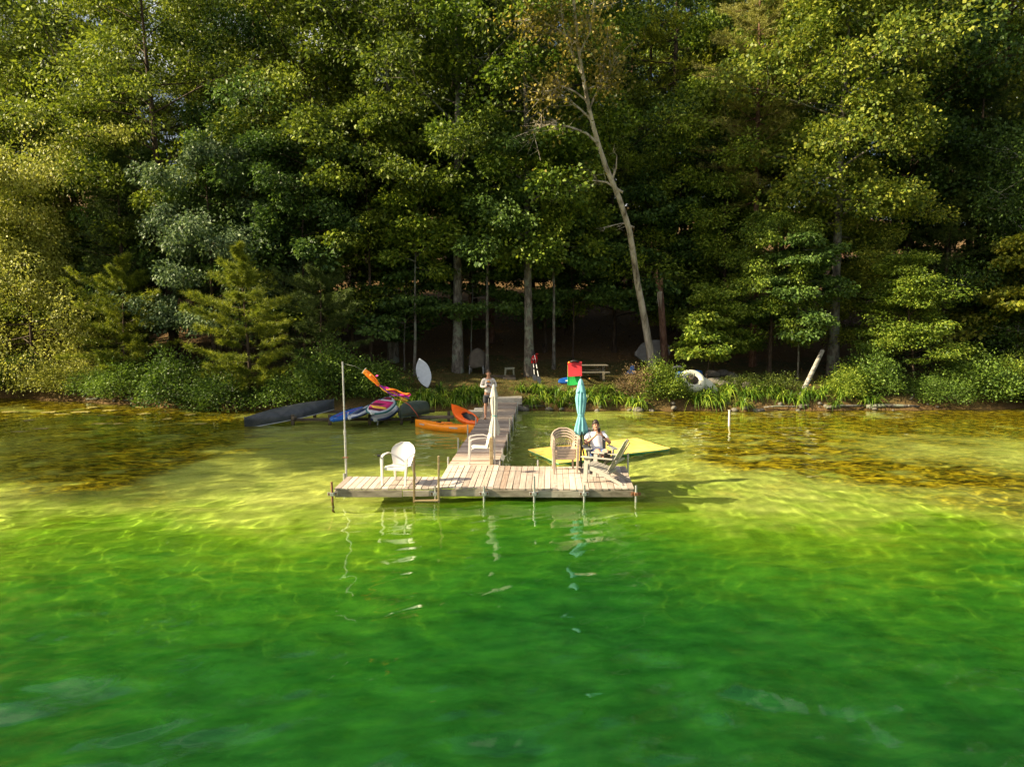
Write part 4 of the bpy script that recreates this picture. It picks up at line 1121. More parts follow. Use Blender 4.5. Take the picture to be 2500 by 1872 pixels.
def sup(name, label, a, b, W, th, mat, deck=None, flip=False, pads=(), fin=False, roll=0.0, edge=None):
    """flat board from near tip a to far tip b"""
    d = b - a; L = d.length
    t = thing(name, label, 'board', (a + b) / 2)
    t.rotation_euler = Euler((roll, -math.asin(d.z / L), math.atan2(d.y, d.x)), 'XYZ')
    def half(s, p=2.6): return max(.012, W / 2 * max(0.0, 1 - abs(s) ** p) ** .75)
    rings = []
    for i in range(27):
        s = i / 26 * 2 - 1; h = half(s); k = .09 * max(0, -s - .3) ** 2 + .05 * max(0, s - .4) ** 2
        rings.append([Vector((s * L / 2, math.cos(q) * h, k + th / 2 * math.copysign(abs(math.sin(q)) ** .55, math.sin(q)))) for q in [2 * PI * j / 14 for j in range(14)]])
    MB().rings(rings).build('hull', mat, t, True, angle=60)
    def patch(nm, x0, x1, y0, y1, m, lift=.004, slant=0.0):
        P = []
        for i in range(9):
            x = x0 + (x1 - x0) * i / 8; s = x * 2 / L; h = half(s) * .86; k = .09 * max(0, -s - .3) ** 2 + .05 * max(0, s - .4) ** 2
            P.append([(x, (y0 + (y1 - y0) * j / 4 + slant * (i / 8 - .5)) * h, k + th / 2 + lift) for j in range(5)])
        MB().sheet(P, -.004).build(nm, m, t, True)
    for q in pads: patch(*q)
    if edge:
        for s in (-1, 1):
            MB().tube([Vector((i / 20 * 1.9 - .95, 0, 0)) * (L / 2) + Vector((0, s * half(i / 20 * 1.9 - .95), .09 * max(0, -(i / 20 * 1.9 - .95) - .3) ** 2 - .01)) for i in range(21)], th * .28, 6).build('rail_stripe', edge, t, True)
    if fin:
        MB().rings([[(-L * .36, -.008, -th / 2), (-L * .30, -.008, -th / 2), (-L * .30, .008, -th / 2), (-L * .36, .008, -th / 2)], [(-L * .40, -.004, -th / 2 - .15), (-L * .37, -.004, -th / 2 - .15), (-L * .37, .004, -th / 2 - .15), (-L * .40, .004, -th / 2 - .15)]]).build('fin', BOARD_WHITE, t)
    return t
sup('paddle_board', 'blue paddle board lowest on the rack beside the canoe', at(812, 1029, .30), at(885, 997, .46), .92, .13, BOARD_BLUE, pads=[('tail_mark', -1.28, -1.12, -.35, -.02, BOARD_WHITE), ('deck_stripe', -.7, 1.1, .15, .22, PAD_PINK, .004, -.5), ('logo_stroke', -.55, -.25, -.5, -.38, BOARD_WHITE, .004, .4), ('logo_stroke', -.3, .05, -.15, -.05, BOARD_WHITE, .004, .4), ('logo_stroke', .0, .3, .1, .2, BOARD_WHITE, .004, .4), ('handle', -.95, -.88, .3, .62, BLACK, .012)])
sup('paddle_board', 'white board with navy edges lying between the blue board and the pink-padded board', at(852, 1024, .38), at(916, 986, .60), .62, .12, BOARD_WHITE, pads=[('deck_pad', -.9, .3, -.45, .45, BOARD_NAVY), ('deck_stripe', -1.2, 1.2, .6, .75, BOARD_NAVY), ('deck_stripe', .4, 1.3, -.3, .1, BOARD_NAVY)], edge=BOARD_NAVY, roll=R(-6))
sup('paddle_board', 'pale upturned board with a fin under the pink-padded board', at(915, 1028, .22), at(962, 990, .45), .80, .15, PALE_HULL, fin=True, edge=BOARD_NAVY)
sup('paddle_board', 'white paddle board with a magenta, yellow and maroon deck pad on top of the pile', at(907, 1012, .56), at(953, 972, .90), .86, .13, BOARD_WHITE, pads=[('deck_pad', -.60, .55, -.95, .95, PAD_PINK), ('pad_band', -.95, -.62, -.9, .9, PAD_MAR), ('pad_stripe', -.60, -.30, -.9, .7, PAD_YEL, .009, .5), ('pad_stripe', -.2, .1, -.2, .9, PAD_MAR, .009, -.5), ('nose_pad', .75, 1.15, -.6, .6, PAD_MAR), ('deck_stripe', .6, 1.3, .7, .85, BOARD_NAVY)], edge=paint('board_teal_rail', (.03, .16, .18)), roll=R(7))
# olive boat end
a, b = at(985, 1026, .18), Vector((-3.95, 30.3, .45))
gb = thing('upturned_boat', 'olive-green upturned boat at the right end of the rack', 'boat', (a.x + .25, 28.7, .22)); gb.rotation_euler = (PI + R(6), R(3), R(78))
gb.location.z += .52
rg = hull_rings(3.1, .92, .46, 25, 20, .12, 2.4, .02, .10, .7, .9, 0)
MB().rings(rg).build('hull', OLIVE, gb, True)
for s in (0, 10): MB().tube([r[s] for r in rg], .02, 6).build('gunwale', OLIVE, gb, True)
rp = MB().tube([(-4.52, 27.5, .93), (-4.2, 27.4, .92), (-3.9, 27.4, .72), (-3.65, 27.35, .42), (-3.55, 27.4, .22)], .013, 6).build('rope', ROPE_RED, None, True)
tag(rp, 'red rope slung over the olive upturned boat', 'rope')

# pale boat on end against the trees
p = atg(1044, 951); p.y += .3
pb = thing('upright_boat', 'pale grey plastic boat shell standing on end on the lawn', 'boat', (p.x, p.y, gz(p.x, p.y)))
rg = hull_rings(1.42, .66, .16, 21, 18, .12, 2.6, .03, .03, .75, .9, .02)
m = MB().rings(rg)
for k in (-.13, .0, .13): m.tube([(x, k * (1 - abs(x) / .9), -.012 + .10 * abs(x / .71) ** 3) for x in np.linspace(-.6, .6, 9)], .014, 5)
M = Matrix.Translation((-.20, .12, .66)) @ Euler((0, 0, 0)).to_matrix().to_4x4() @ Matrix.Rotation(R(-17), 4, 'Y') @ Matrix.Rotation(R(-12), 4, 'X') @ Matrix.Rotation(R(-90), 4, 'Y') @ Matrix.Rotation(R(90), 4, 'X')
m.xf(M); m.build('hull', PALE_HULL, pb, True)

def resin_low(t, mat, w=.55, d=.5, h=.36):
    for sx in (-1, 1):
        for sy in (-1, 1):
            MB().rings([[(sx * w / 2 - .035, sy * d / 2 - .02, 0), (sx * w / 2 + .02, sy * d / 2 - .02, 0), (sx * w / 2 + .02, sy * d / 2 + .02, 0), (sx * w / 2 - .035, sy * d / 2 + .02, 0)], [(sx * (w / 2 - .03) - .05, sy * (d / 2 - .02) - .025, h), (sx * (w / 2 - .03) + .035, sy * (d / 2 - .02) - .025, h), (sx * (w / 2 - .03) + .035, sy * (d / 2 - .02) + .025, h), (sx * (w / 2 - .03) - .05, sy * (d / 2 - .02) + .025, h)]]).build('leg', mat, t, bevel=.006)
COVER = plain('brown_cover_cloth', (.095, .080, .060), .85, .35, 3, .5)
p = atg(1165, 914)
cc = thing('covered_chair', 'garden chair under a brown rounded cover beside the grey trunk', 'covered chair', (p.x, p.y + .3, gz(p.x, p.y + .3)), R(-6))
resin_low(cc, PL_SLATE, .72, .6, .42)
MB().box((0, 0, .40), (.74, .62, .05)).build('seat_frame', PL_SLATE, cc, bevel=.01)
_rc = random.Random(2); rings = []
for i in range(13):
    v = i / 12; z = .34 + .98 * v
    w = np.interp(v, [0, .1, .35, .6, .8, .93, 1], [.50, .48, .46, .42, .33, .19, .03]); dd = np.interp(v, [0, .15, .4, .7, .9, 1], [.42, .40, .36, .26, .16, .02])
    yo = .10 * v
    rings.append([(math.cos(q) * w * (1 + .05 * math.sin(5 * q + v * 4)), yo + math.sin(q) * dd * (1 + .06 * math.sin(7 * q - v * 3)), z - (.05 * math.sin(3 * q + 1) if i == 0 else 0)) for q in [2 * PI * j / 40 for j in range(40)]])
MB().rings(rings, True, True).build('cover', COVER, cc, True)
tb = thing('timber_edge', 'old squared timber lying across the lawn behind the standing man', 'timber', (0, 0, 0))
p = atg(1205, 921); q = atg(1258, 927); 
z0 = gz((p.x + q.x) / 2, p.y)
MB().bar((p.x - .3, p.y, z0 + .06), (q.x, p.y + .05, z0 + .06), .18, .16).build('beam', TIMBER, tb, bevel=.01)
MB().bar((q.x - .6, p.y - .25, z0 - .02), (q.x + .02, p.y - .22, z0 - .02), .16, .14).build('short_beam', TIMBER, tb, bevel=.01)
PL_SAGE = plain('sage_plastic', (.20, .21, .15), .5, .2, 6, .1, .4, 0, (.12, .12, .08))
st = thing('side_table', 'small sage-green plastic side table on the timber edge', 'side table', ((atg(1244, 916)).x, p.y + .22, z0 + .12), R(4))
resin_low(st, PL_SAGE, .44, .38, .36)
for k in range(5): MB().box((0, -.17 + k * .085, .375), (.50, .075, .028)).build('top_slat', PL_SAGE, st, bevel=.005)
MB().box((0, -.19, .33), (.40, .02, .06)).build('apron', PL_SAGE, st)

# paddles and red vest on the trunk
PADW = paint('paddle_white', (.75, .75, .75)); PADK = paint('paddle_black', (.03, .035, .045))
for i, (x0, y0, x1, y1, lb) in enumerate([(1318, 938, 1303, 868, 'black and white kayak paddle leaning nearest the red vest'), (1306, 930, 1300, 872, 'second kayak paddle leaning on the lichen-grey trunk behind the first')]):
    q = atg(x0, y0); Yt = 36.05
    top = aty(x1, y1 - 14, Yt); pd = thing('kayak_paddle', lb, 'paddle', q, 0, 'paddles on the trunk')
    v = top - q; dn = v.normalized(); sd = Vector((1, 0, 0))
    for k, (u0, u1, mt) in enumerate([(.22, .38, PADW), (.38, .45, PADK), (.45, .56, PADW), (.56, .70, PADK), (.70, .84, PADW), (.84, 1.0, PADK)]):
        MB().tube([v * u0, v * u1], .017, 8).build('shaft_section', mt, pd, True, angle=40)
    bl = []
    for s in range(8):
        u = s / 7; w = .10 * max(.05, math.sin(PI * (u * .86 + .10))) ** .6
        c = v * (.24 * u)
        bl.append([c + sd * w - Vector((0, .010, 0)), c + sd * w + Vector((0, .006, 0)), c - sd * w + Vector((0, .006, 0)), c - sd * w - Vector((0, .010, 0))])
    MB().rings(bl).build('blade', PADK, pd, bevel=.003)
VEST = m_cloth('red_vest_cloth', (.62, .015, .015), (.45, .01, .01), .7, .1)
vp = aty(1305, 876, 35.85)
ve = thing('red_vest', 'red life vest hanging on the lichen-grey trunk above the paddles', 'life vest', vp)
rg = []
for i in range(9):
    v = i / 8; w = np.interp(v, [0, .25, .6, .85, 1], [.13, .15, .16, .12, .05]); yb = .05 + .05 * math.sin(PI * v)
    rg.append([(math.cos(a) * w * (1 + .08 * math.sin(3 * a)) + .05 * (v - .5), math.sin(a) * yb, .42 * v - .22) for a in [2 * PI * j / 18 for j in range(18)]])
MB().rings(rg).build('foam_body', VEST, ve, True)
MB().tube([(.05, -.06, .20), (.11, -.09, .27), (.17, -.06, .22)], .028, 8).build('shoulder_strap', VEST, ve, True)
MB().tube([(-.14, -.06, -.05), (0, -.115, -.06), (.14, -.06, -.05)], .012, 6).build('belt', BLACK, ve, True)

# picnic table and mats
p = Vector((tx(1440, 35.2), 35.2, 0)); gzt = gz(p.x, p.y)
pt = thing('picnic_table', 'old grey wooden picnic table behind the red and green mats', 'picnic table', (p.x, p.y, gzt), R(2))
PIC = m_wood('picnic_wood', (.07, .06, .045), (.16, .145, .11), (.27, .25, .20), .5)
for k in range(5): MB().box((0, -.30 + k * .15, .745), (1.72, .138, .04)).build('top_board', PIC, pt, bevel=.005)
for s in (-1, 1):
    for k in range(2): MB().box((0, s * (.62 + k * .14), .44), (1.72, .13, .04)).build('bench_board', PIC, pt, bevel=.005)
for sx in (-1, 1):
    for s in (-1, 1): MB().bar((sx * .62, s * .52, -.02), (sx * .62, s * .18, .72), .045, .09, (1, 0, 0)).build('leg', PIC, pt)
    MB().bar((sx * .66, -.74, .40), (sx * .66, .74, .40), .04, .09).build('bench_beam', PIC, pt)
    MB().bar((sx * .66, -.34, .69), (sx * .66, .34, .69), .04, .08).build('top_beam', PIC, pt)
    MB().bar((sx * .60, 0, .42), (sx * .14, 0, .72), .04, .08).build('brace', PIC, pt)
p = Vector((tx(1404, 33.9), 33.9, 0)); g0 = gz(p.x, p.y)
def foam_mat(name, label, col, w, h, z0, dy, rz, curl):
    t = thing(name, label, 'foam mat', (p.x, p.y + dy, g0), rz)
    P = []
    for i in range(12):
        v = i / 11
        row = []
        for j in range(13):
            u = j / 12 - .5
            row.append((u * w, .16 * v + .010 * math.sin(u * 40) * (curl > 1) + curl * .01 * math.sin(v * 5), z0 + h * v + .015 * math.sin(u * 4)))
        P.append(row)
    MB().sheet(P, .035).build('foam', plain(name + '_foam', col, .75, .10, 5, .2), t, True, angle=60)
    return t
gm = foam_mat('green_mat', 'bright green ribbed foam mat hanging below the red one', (.02, .52, .09), .64, .95, .04, .0, R(2), 2)
rm = foam_mat('red_mat', 'bright red foam mat hung over the green one', (.72, .035, .05), .66, .66, .46, -.05, R(2), 1)
MB().tube([(-.20, .13, 1.12), (-.08, .10, 1.17), (.05, .10, 1.16), (.18, .12, 1.12)], .045, 8).build('dark_strap', DARK, rm, True)
MB().ball((-.27, .08, 1.09), (.05, .035, .06)).build('orange_buckle', OR_A, rm, True)
MB().box((-.26, .17, .55), (.06, .06, 1.1)).box((.26, .17, .55), (.06, .06, 1.1)).box((0, .172, 1.08), (.64, .05, .05)).build('frame', TIMBER, gm)
q = atg(1366, 938)
kb = sup('blue_kneeboard', 'blue rounded kneeboard lying beside the green mat', V_((q.x - .05, q.y + .05, gz(q.x, q.y) + .10)), V_((q.x + .95, q.y + .45, gz(q.x, q.y + .4) + .16)), .55, .16, BLUE_P, pads=[('white_mark', -.22, -.02, -.75, -.35, PADW)], roll=R(24))

# grey dinghy on its side, tarp, barrels, tub
q = Vector((tx(1588, 38.9), 38.9, 0)); g1 = gz(q.x, q.y)
dg = thing('grey_dinghy', 'grey dinghy leaning on edge behind the pale leaning trunk', 'dinghy', (q.x, q.y, g1))
m = MB().rings(hull_rings(2.0, 1.3, .40, 21, 20, .12, 2.8, .10, .05, .6, .8, 0))
m.xf(Matrix.Translation((.15, .15, .62)) @ Matrix.Rotation(R(-8), 4, 'Y') @ Matrix.Rotation(R(68), 4, 'X')); m.build('hull', GREY_HULL, dg, True)
q = atg(1541, 914); tp = thing('blue_tarp', 'crumpled blue tarp left of the grey dinghy', 'tarp', (q.x, q.y + .2, gz(q.x, q.y + .2)))
rg = []; _rt = random.Random(4)
for i in range(8):
    v = i / 7; rg.append([(math.cos(a) * .24 * (1 - v * .75) * _rt.uniform(.7, 1.25) + .1 * v, math.sin(a) * .18 * (1 - v * .7) * _rt.uniform(.7, 1.2), .42 * v) for a in [2 * PI * j / 16 for j in range(16)]])
MB().rings(rg).build('sheet', plain('blue_tarp_cloth', (.04, .20, .55), .45, .4, 8, .6), tp)
for i, (px, py, lb, rz) in enumerate([(1672, 912, 'blue plastic barrel lying behind the white tub', R(25)), (1694, 916, 'blue plastic barrel end just left of the sapling', R(-35))]):
    q = Vector((tx(px, 35.1 + i * .3), 35.1 + i * .3, 0)); bl = thing('blue_barrel', lb, 'barrel', (q.x, q.y, gz(q.x, q.y) + .22), rz, 'blue barrels')
    prof = [(-.40, .20), (-.385, .235), (-.30, .235), (-.28, .25), (-.26, .235), (-.02, .245), (0, .258), (.02, .245), (.26, .235), (.28, .25), (.30, .235), (.385, .235), (.40, .20)]
    MB().rings([[(x, math.cos(a) * r, math.sin(a) * r) for a in [2 * PI * j / 20 for j in range(20)]] for x, r in prof]).build('drum', BLUE_P, bl, True, angle=35)
    MB().tube([(-.405, .10, .0), (-.43, .10, 0)], .035, 10).build('bung', PADW, bl, True)
q = Vector((tx(1690, 33.0, 930), 33.0, 0))
tu_o = thing('white_tub', 'round white fibreglass tub tipped towards the water with a dark hollow', 'tub', (q.x, q.y, aty(1690, 929, 33.0).z))
rg = []
for R_, h in [(.16, -.16), (.22, -.02), (.27, .10), (.36, .17), (.47, .15), (.56, .06), (.60, -.06), (.55, -.18), (.40, -.22)]:
    rg.append([(math.cos(a) * R_ * 1.08, math.sin(a) * R_, h) for a in [2 * PI * j / 36 for j in range(36)]])
MX = Matrix.Rotation(R(52), 4, 'X') @ Matrix.Rotation(R(4), 4, 'Y')
MB().rings(rg, True, False).xf(MX).build('shell', TUB, tu_o, True)
MB().rings([[(math.cos(a) * r - .03, math.sin(a) * r * .85, z) for a in [2 * PI * j / 24 for j in range(24)]] for r, z in ((.285, .112), (.24, -.04), (.17, -.15))], True, True).xf(MX).build('hollow', plain('dark_brown_hollow', (.05, .035, .025), .9, .5, 14, .8), tu_o, True)  # inside of the tub in a mottled dark brown
MB().tube([(.02, 0, .0), (-.01, .02, .30), (-.03, .03, .52)], .03, 8).xf(MX).build('lever', plain('lever_grey', (.10, .11, .10), .6), tu_o, True)
MB().ball((.30, -.30, .17), (.035, .035, .02)).xf(MX).build('drain_plug', BLACK, tu_o, True)
ws2 = thing('white_shell', 'curved edge of a second white shell right of the white tub', 'shell', (q.x + .68, q.y + .1, gz(q.x, q.y) + .0))
MB().rings(hull_rings(1.2, .5, .14, 15, 14, .1, 2.5, .05, .02, .8, .9, .02)).xf(Matrix.Translation((.05, .1, .30)) @ Matrix.Rotation(R(38), 4, 'Y') @ Matrix.Rotation(R(65), 4, 'X')).build('hull', TUB, ws2, True)
hp = MB().tube([(0, 0, 0), (.15, -.05, .12), (.38, -.06, .16), (.60, 0, .05)], .05, 8).build('white_pipe', PL_WHITE, None, True); q = Vector((tx(1640, 36.6), 36.6, 0)); hp.location = (q.x, q.y, gz(q.x, q.y) + .30)
tag(hp, 'curved pale pipe left of the blue barrels', 'pipe')
yp = MB().tube([(0, 0, 0), (0, 0, .62)], .028, 8).build('yellow_stake', paint('yellow_paint', (.75, .42, .02)), None, True, angle=40); q = Vector((tx(1616, 38.0), 38.0, 0)); yp.location = (q.x, q.y, gz(q.x, q.y) + .15)
tag(yp, 'thin yellow stake in front of the broken snag', 'stake')
# ================================================================ special trunks, bank plants, stones
Yl = 37.6
bx, by = tx(1590, Yl, 885), Yl
lz = gz(bx, by)
def lp_(px, py, dy=0.):                                 # the tree leans out over the lake
    p = aty(px, py, Yl + dy - 6.0 * max(0, (880 - py) / 900.0) ** 1.15); return np.array([p.x - bx, p.y - by, p.z - lz])
main = [lp_(1592, 900), lp_(1586, 850), lp_(1570, 760), lp_(1556, 690), lp_(1546, 620), lp_(1536, 560), lp_(1512, 485), lp_(1480, 410), lp_(1460, 350), lp_(1446, 300), lp_(1436, 255), lp_(1424, 190), lp_(1412, 120), lp_(1404, 40), lp_(1398, -30)]
LT = thing('leaning_pale_tree', 'tall pale-barked tree leaning left with dead boughs and a thin yellowing top', 'tree', (bx, by, lz))
k = np.linspace(0, 1, len(main))
mbt = MB(); mbt.tube([Vector(p) for p in main], list(.185 * (1 - k * .72) * (1 + .3 * np.exp(-k * 14))), 12, cap=False)
_rl = np.random.default_rng(17); LPs, LDs = [], []
def bough(pts, r0, twigs=9, leafy=0, tl=.9):
    P = [lp_(*q) for q in pts]
    c = []
    for i in range(len(P) - 1):
        for t in (0, .5): c.append(P[i] * (1 - t) + P[i + 1] * t)
    c.append(P[-1]); c = np.array(c)
    tubes(mbt, c, r0, .012, 6)
    for j in range(twigs):
        i = _rl.integers(len(c) // 3, len(c)); d = unit(c[min(i + 1, len(c) - 1)] - c[i - 1])
        e = c[i] + (d * .8 + _rl.normal(0, .5, 3)) * tl * _rl.uniform(.4, 1.1)
        cc_ = curve(c[i], (c[i] + e) / 2 + _rl.normal(0, .08, 3), e, 4); tubes(mbt, cc_, .016, .005, 4)
        for _ in range(2):
            e2 = cc_[2] + (d * .5 + _rl.normal(0, .6, 3)) * tl * .45; tubes(mbt, curve(cc_[2], (cc_[2] + e2) / 2, e2, 3), .008, .004, 3)
        if leafy:
            n = int(leafy * _rl.uniform(.5, 1.4)); LPs.append(e + _rl.normal(0, .34, (n, 3))); LDs.append(_rl.normal(0, 1, (n, 3)))
bough([(1462, 352), (1430, 325), (1390, 310), (1340, 305), (1300, 318)], .075, 22, 5, 1.2)
bough([(1450, 300), (1420, 270), (1385, 240), (1350, 235)], .06, 14, 18, 1.1)
bough([(1520, 470), (1480, 445), (1440, 440), (1400, 462)], .07, 10, 4, .9)
bough([(1494, 440), (1504, 410), (1506, 380)], .07, 3, 0, .6)
bough([(1548, 555), (1520, 545), (1475, 555)], .05, 5, 0, .7)
bough([(1436, 250), (1405, 225), (1370, 210), (1330, 230)], .05, 14, 34)
bough([(1440, 262), (1460, 220), (1470, 180), (1476, 120)], .06, 16, 36)
bough([(1425, 190), (1400, 140), (1380, 90), (1370, 30)], .05, 16, 36)
bough([(1415, 130), (1440, 80), (1450, 20)], .045, 14, 36)
bough([(1412, 110), (1360, 70), (1310, 50)], .045, 16, 34)
bough([(1430, 220), (1480, 200), (1500, 150)], .04, 12, 34)
mbt.build('trunk', BARK_PALE, LT, True)
link('crown', leaf_mesh('crown', np.concatenate(LPs), np.concatenate(LDs), .17, _rl, .75, .4, .6), L_PALE, LT)
# low sunlit growth on that tree
# broken snag
sx, sy = tx(1624, 37.9, 880), 37.9
sg = thing('broken_snag', 'dead broken trunk with a splintered top right of the leaning tree', 'snag', (sx, sy, gz(sx, sy)))
def sp_(px, py): p = aty(px, py, sy); return Vector((p.x - sx, 0, p.z - gz(sx, sy)))
pts = [sp_(1626, 895), sp_(1622, 860), sp_(1618, 800), sp_(1614, 740), sp_(1610, 700)]
MB().tube(pts, [.24, .20, .185, .175, .17], 12).build('trunk', BARK_RED, sg, True)
sm = MB(); _r7 = random.Random(7)
for i in range(13):
    a = 2 * PI * i / 13; h = _r7.uniform(.15, .55) + (.55 if 5 < i < 9 else 0)
    c = pts[-1] + Vector((math.cos(a) * .15, math.sin(a) * .15, -.15))
    sm.rings([[c + Vector((math.cos(a + q) * .05, math.sin(a + q) * .05, 0)) for q in (0, 2, 4)], [c + Vector((math.cos(a + q) * .008 + _r7.uniform(-.05, .05), math.sin(a + q) * .008, h + .15)) for q in (0, 2, 4)]])
sm.build('splinters', m_bark('splintered_wood', (.10, .05, .025), (.26, .15, .08), (.42, .28, .17)), sg)['kind'] = 'stuff'
sm = MB()
for i in range(4):
    sm.tube([pts[-1] + Vector((-.1 + .06 * i, -.19, -.25)), pts[-1] + Vector((-.16 + .08 * i, -.24, -.9 - .12 * i))], [.018, .006], 5)
sm.build('hanging_bark', BARK_PALE, sg)['kind'] = 'stuff'
# birch log
a, b = atg(1957, 962), aty(2008, 856, 34.2)
bl = thing('birch_log', 'short white birch log standing at a slant near the right shore', 'birch log', a)
v = b - a
MB().tube([v * -.06, v * .3, v * .7, v], [.115, .105, .10, .095], 14).build('log', m_bark('birch_log_bark', (.04, .036, .03), (.30, .285, .25), (.52, .49, .43), 5, 16), bl, True, angle=50)
MB().tube([v * .995, v * 1.004], .088, 14).build('cut_end', m_wood('cut_birch', (.3, .22, .14), (.45, .36, .25), (.55, .46, .34)), bl)

# --- shrubs
S1 = make_shrub(1, 1.25, 1.35, 190, 46, .105); S2 = make_shrub(2, 1.5, 1.15, 190, 44, .10); S3 = make_shrub(3, 1.0, .9, 130, 40, .085, .45)
for px, Y, me, lf, s, sz, lb in [
    (1622, 32.6, S1, L_MAPLE, .80, 1.2, 'round bright green bush on the bank left of the white tub'),
    (1560, 32.8, S3, L_DRY, .95, 1.25, 'dry brownish bush left of the round green bush'),
    (1600, 33.5, S3, L_MAPLE, .9, 1.3, 'small green bush at the foot of the leaning tree'),
    (540, 32.3, S2, L_SHRUB, 1.1, 1.0, 'low dark bush overhanging the water left of the canoe'),
    (430, 33.3, S1, L_SHRUB, 1.25, 1.1, 'larger dark bush between the pines on the left shore'),
    (300, 35.0, S2, L_SHRUB, 1.2, .9, 'low shrub at the foot of the dark left pine'),
    (170, 36.9, S2, L_BIRCH, 1.1, .8, 'low pale shrub under the weeping tree'),
    (40, 38.8, S1, L_SHRUB, 1.1, .8, 'low dark shrub at the far left shore'),
    (800, 32.6, S1, L_SHRUB, 1.15, 1.2, 'dark leafy bush behind the blue board'),
    (920, 33.0, S2, L_SHRUB, .95, 1.1, 'leafy bush behind the pile of boards'),
    (700, 32.4, S2, L_SHRUB, 1.0, .9, 'low bush behind the dark canoe'),
    (2075, 33.4, S1, L_MAPLE, .85, .9, 'leafy bush beside the leaning birch log'),
    (2130, 33.6, S1, L_SHRUB, 1.0, 1.2, 'darker bush under the tiered tree'),
    (2250, 33.2, S3, L_SHRUB, 1.1, .8, 'low bush at the water edge under the tiered tree'),
    (2380, 33.6, S2, L_SHRUB, 1.2, .9, 'low spreading bush on the right shore'),
    (2470, 34.0, S1, L_MAPLE, 1.1, 1.0, 'leafy bush at the right edge of the photo'),
    (1820, 33.5, S3, L_FERN, 1.0, .7, 'low herb clump right of the stone wall'),
    (1900, 33.6, S3, L_FERN, 1.0, .8, 'herb clump left of the leaning birch log'),
    (2310, 32.75, S3, L_SHRUB, 1.2, .8, 'small bush overhanging the water left of the right-hand bushes'),
    (2430, 33.0, S2, L_SHRUB, 1.0, .8, 'low bush overhanging the water near the right edge'),
    (2515, 33.4, S1, L_SHRUB, 1.0, .8, 'dark bush at the water on the right edge of the photo'),
    (235, 36.0, S3, L_SHRUB, 1.3, .8, 'small dark bush at the water under the weeping tree'),
    (100, 37.8, S3, L_BIRCH, 1.4, .8, 'small pale bush at the water below the weeping tree'),
    (1480, 33.1, S3, L_FERN, .8, .6, 'low herb clump before the picnic table')]:
    put_tree(me, BARK, lf, 'shrub', lb, tx(px, Y), Y, px * .01, s, s * sz, cat='shrub', parts=('stems', 'foliage'), sink=.1)
# --- day lilies
def make_lily(seed, n=48, L=.78, w=.016):
    rng = np.random.default_rng(seed); V = []; F = []
    for i in range(n):
        th = rng.uniform(0, 2 * PI); l = L * rng.uniform(.6, 1.15); out = rng.uniform(.25, .8); r0 = rng.uniform(0, .09)
        t = np.linspace(0, 1, 6)
        r = r0 + l * out * (t ** 1.2) * .8; z = l * (1.05 * t * (1.25 - out * .5) - (.55 + out * .75) * t ** 2.3)
        ww = w * np.array([.8, 1, 1, .85, .55, .05])
        d = np.array([math.cos(th), math.sin(th)]); s = np.array([-d[1], d[0]]); bend = rng.normal(0, .12)
        b = len(V)
        for k in range(6):
            for q in (-1, 1): V.append((d[0] * r[k] + s[0] * (q * ww[k] + bend * t[k] ** 2 * l), d[1] * r[k] + s[1] * (q * ww[k] + bend * t[k] ** 2 * l), max(z[k], -.25) + (.006 if q > 0 else 0)))
        for k in range(5): F.append((b + 2 * k, b + 2 * k + 1, b + 2 * k + 3, b + 2 * k + 2))
    return fast_mesh('day_lily', np.array(V), np.array(F))
LILY = [make_lily(k) for k in range(4)]
for m_ in LILY: m_.materials.append(L_LILY)
_ll = random.Random(11)
spots = []
for x0, x1, n in ((945, 1180, 30), (1248, 1395, 18), (1400, 1560, 13), (1690, 1800, 12), (1800, 1960, 13), (1960, 2140, 11)):
    for i in range(n):
        px = x0 + (x1 - x0) * (i + _ll.uniform(.1, .9)) / n
        spots.append((px, _ll.choice([.2, .35, .55, .8, 1.1]) + _ll.uniform(-.08, .08)))
ORD = 'first second third fourth fifth sixth seventh eighth ninth tenth eleventh twelfth thirteenth fourteenth fifteenth sixteenth seventeenth eighteenth nineteenth twentieth'.split()
TENS = ['', '', 'twent', 'thirt', 'fort', 'fift']
def ordinal(k): return ORD[k] if k < 20 else (TENS[(k + 1) // 10] + ('ieth' if (k + 1) % 10 == 0 else 'y-' + ORD[(k + 1) % 10 - 1]))
lil = []
for px, vv in spots:
    x = tx(px, 32.4, 985); y = float(shore(x)) + vv
    if -1.35 < x < .62 and y < 33: continue
    lil.append((x, y, px))
cnt = {}
lil.sort(key=lambda q: abs(q[0]))
for x, y, px in lil:
    o = bpy.data.objects.new('day_lily', _ll.choice(LILY)); COL.objects.link(o)
    o.location = (x, y, gz(x, y) - .02); o.rotation_euler = (0, 0, _ll.uniform(0, 6.28)); s = _ll.uniform(1.05, 1.5); o.scale = (s, s, s * _ll.uniform(.9, 1.1))
    side = 'left of the walkway' if x < 0 else ('right of the walkway' if px < 1600 else 'right of the round bush')
    k_ = cnt.get(side, 0); cnt[side] = k_ + 1
    tag(o, f'arching day lily clump on the bank, {ordinal(k_)} {side}', 'day lily', 'day lilies along the bank')
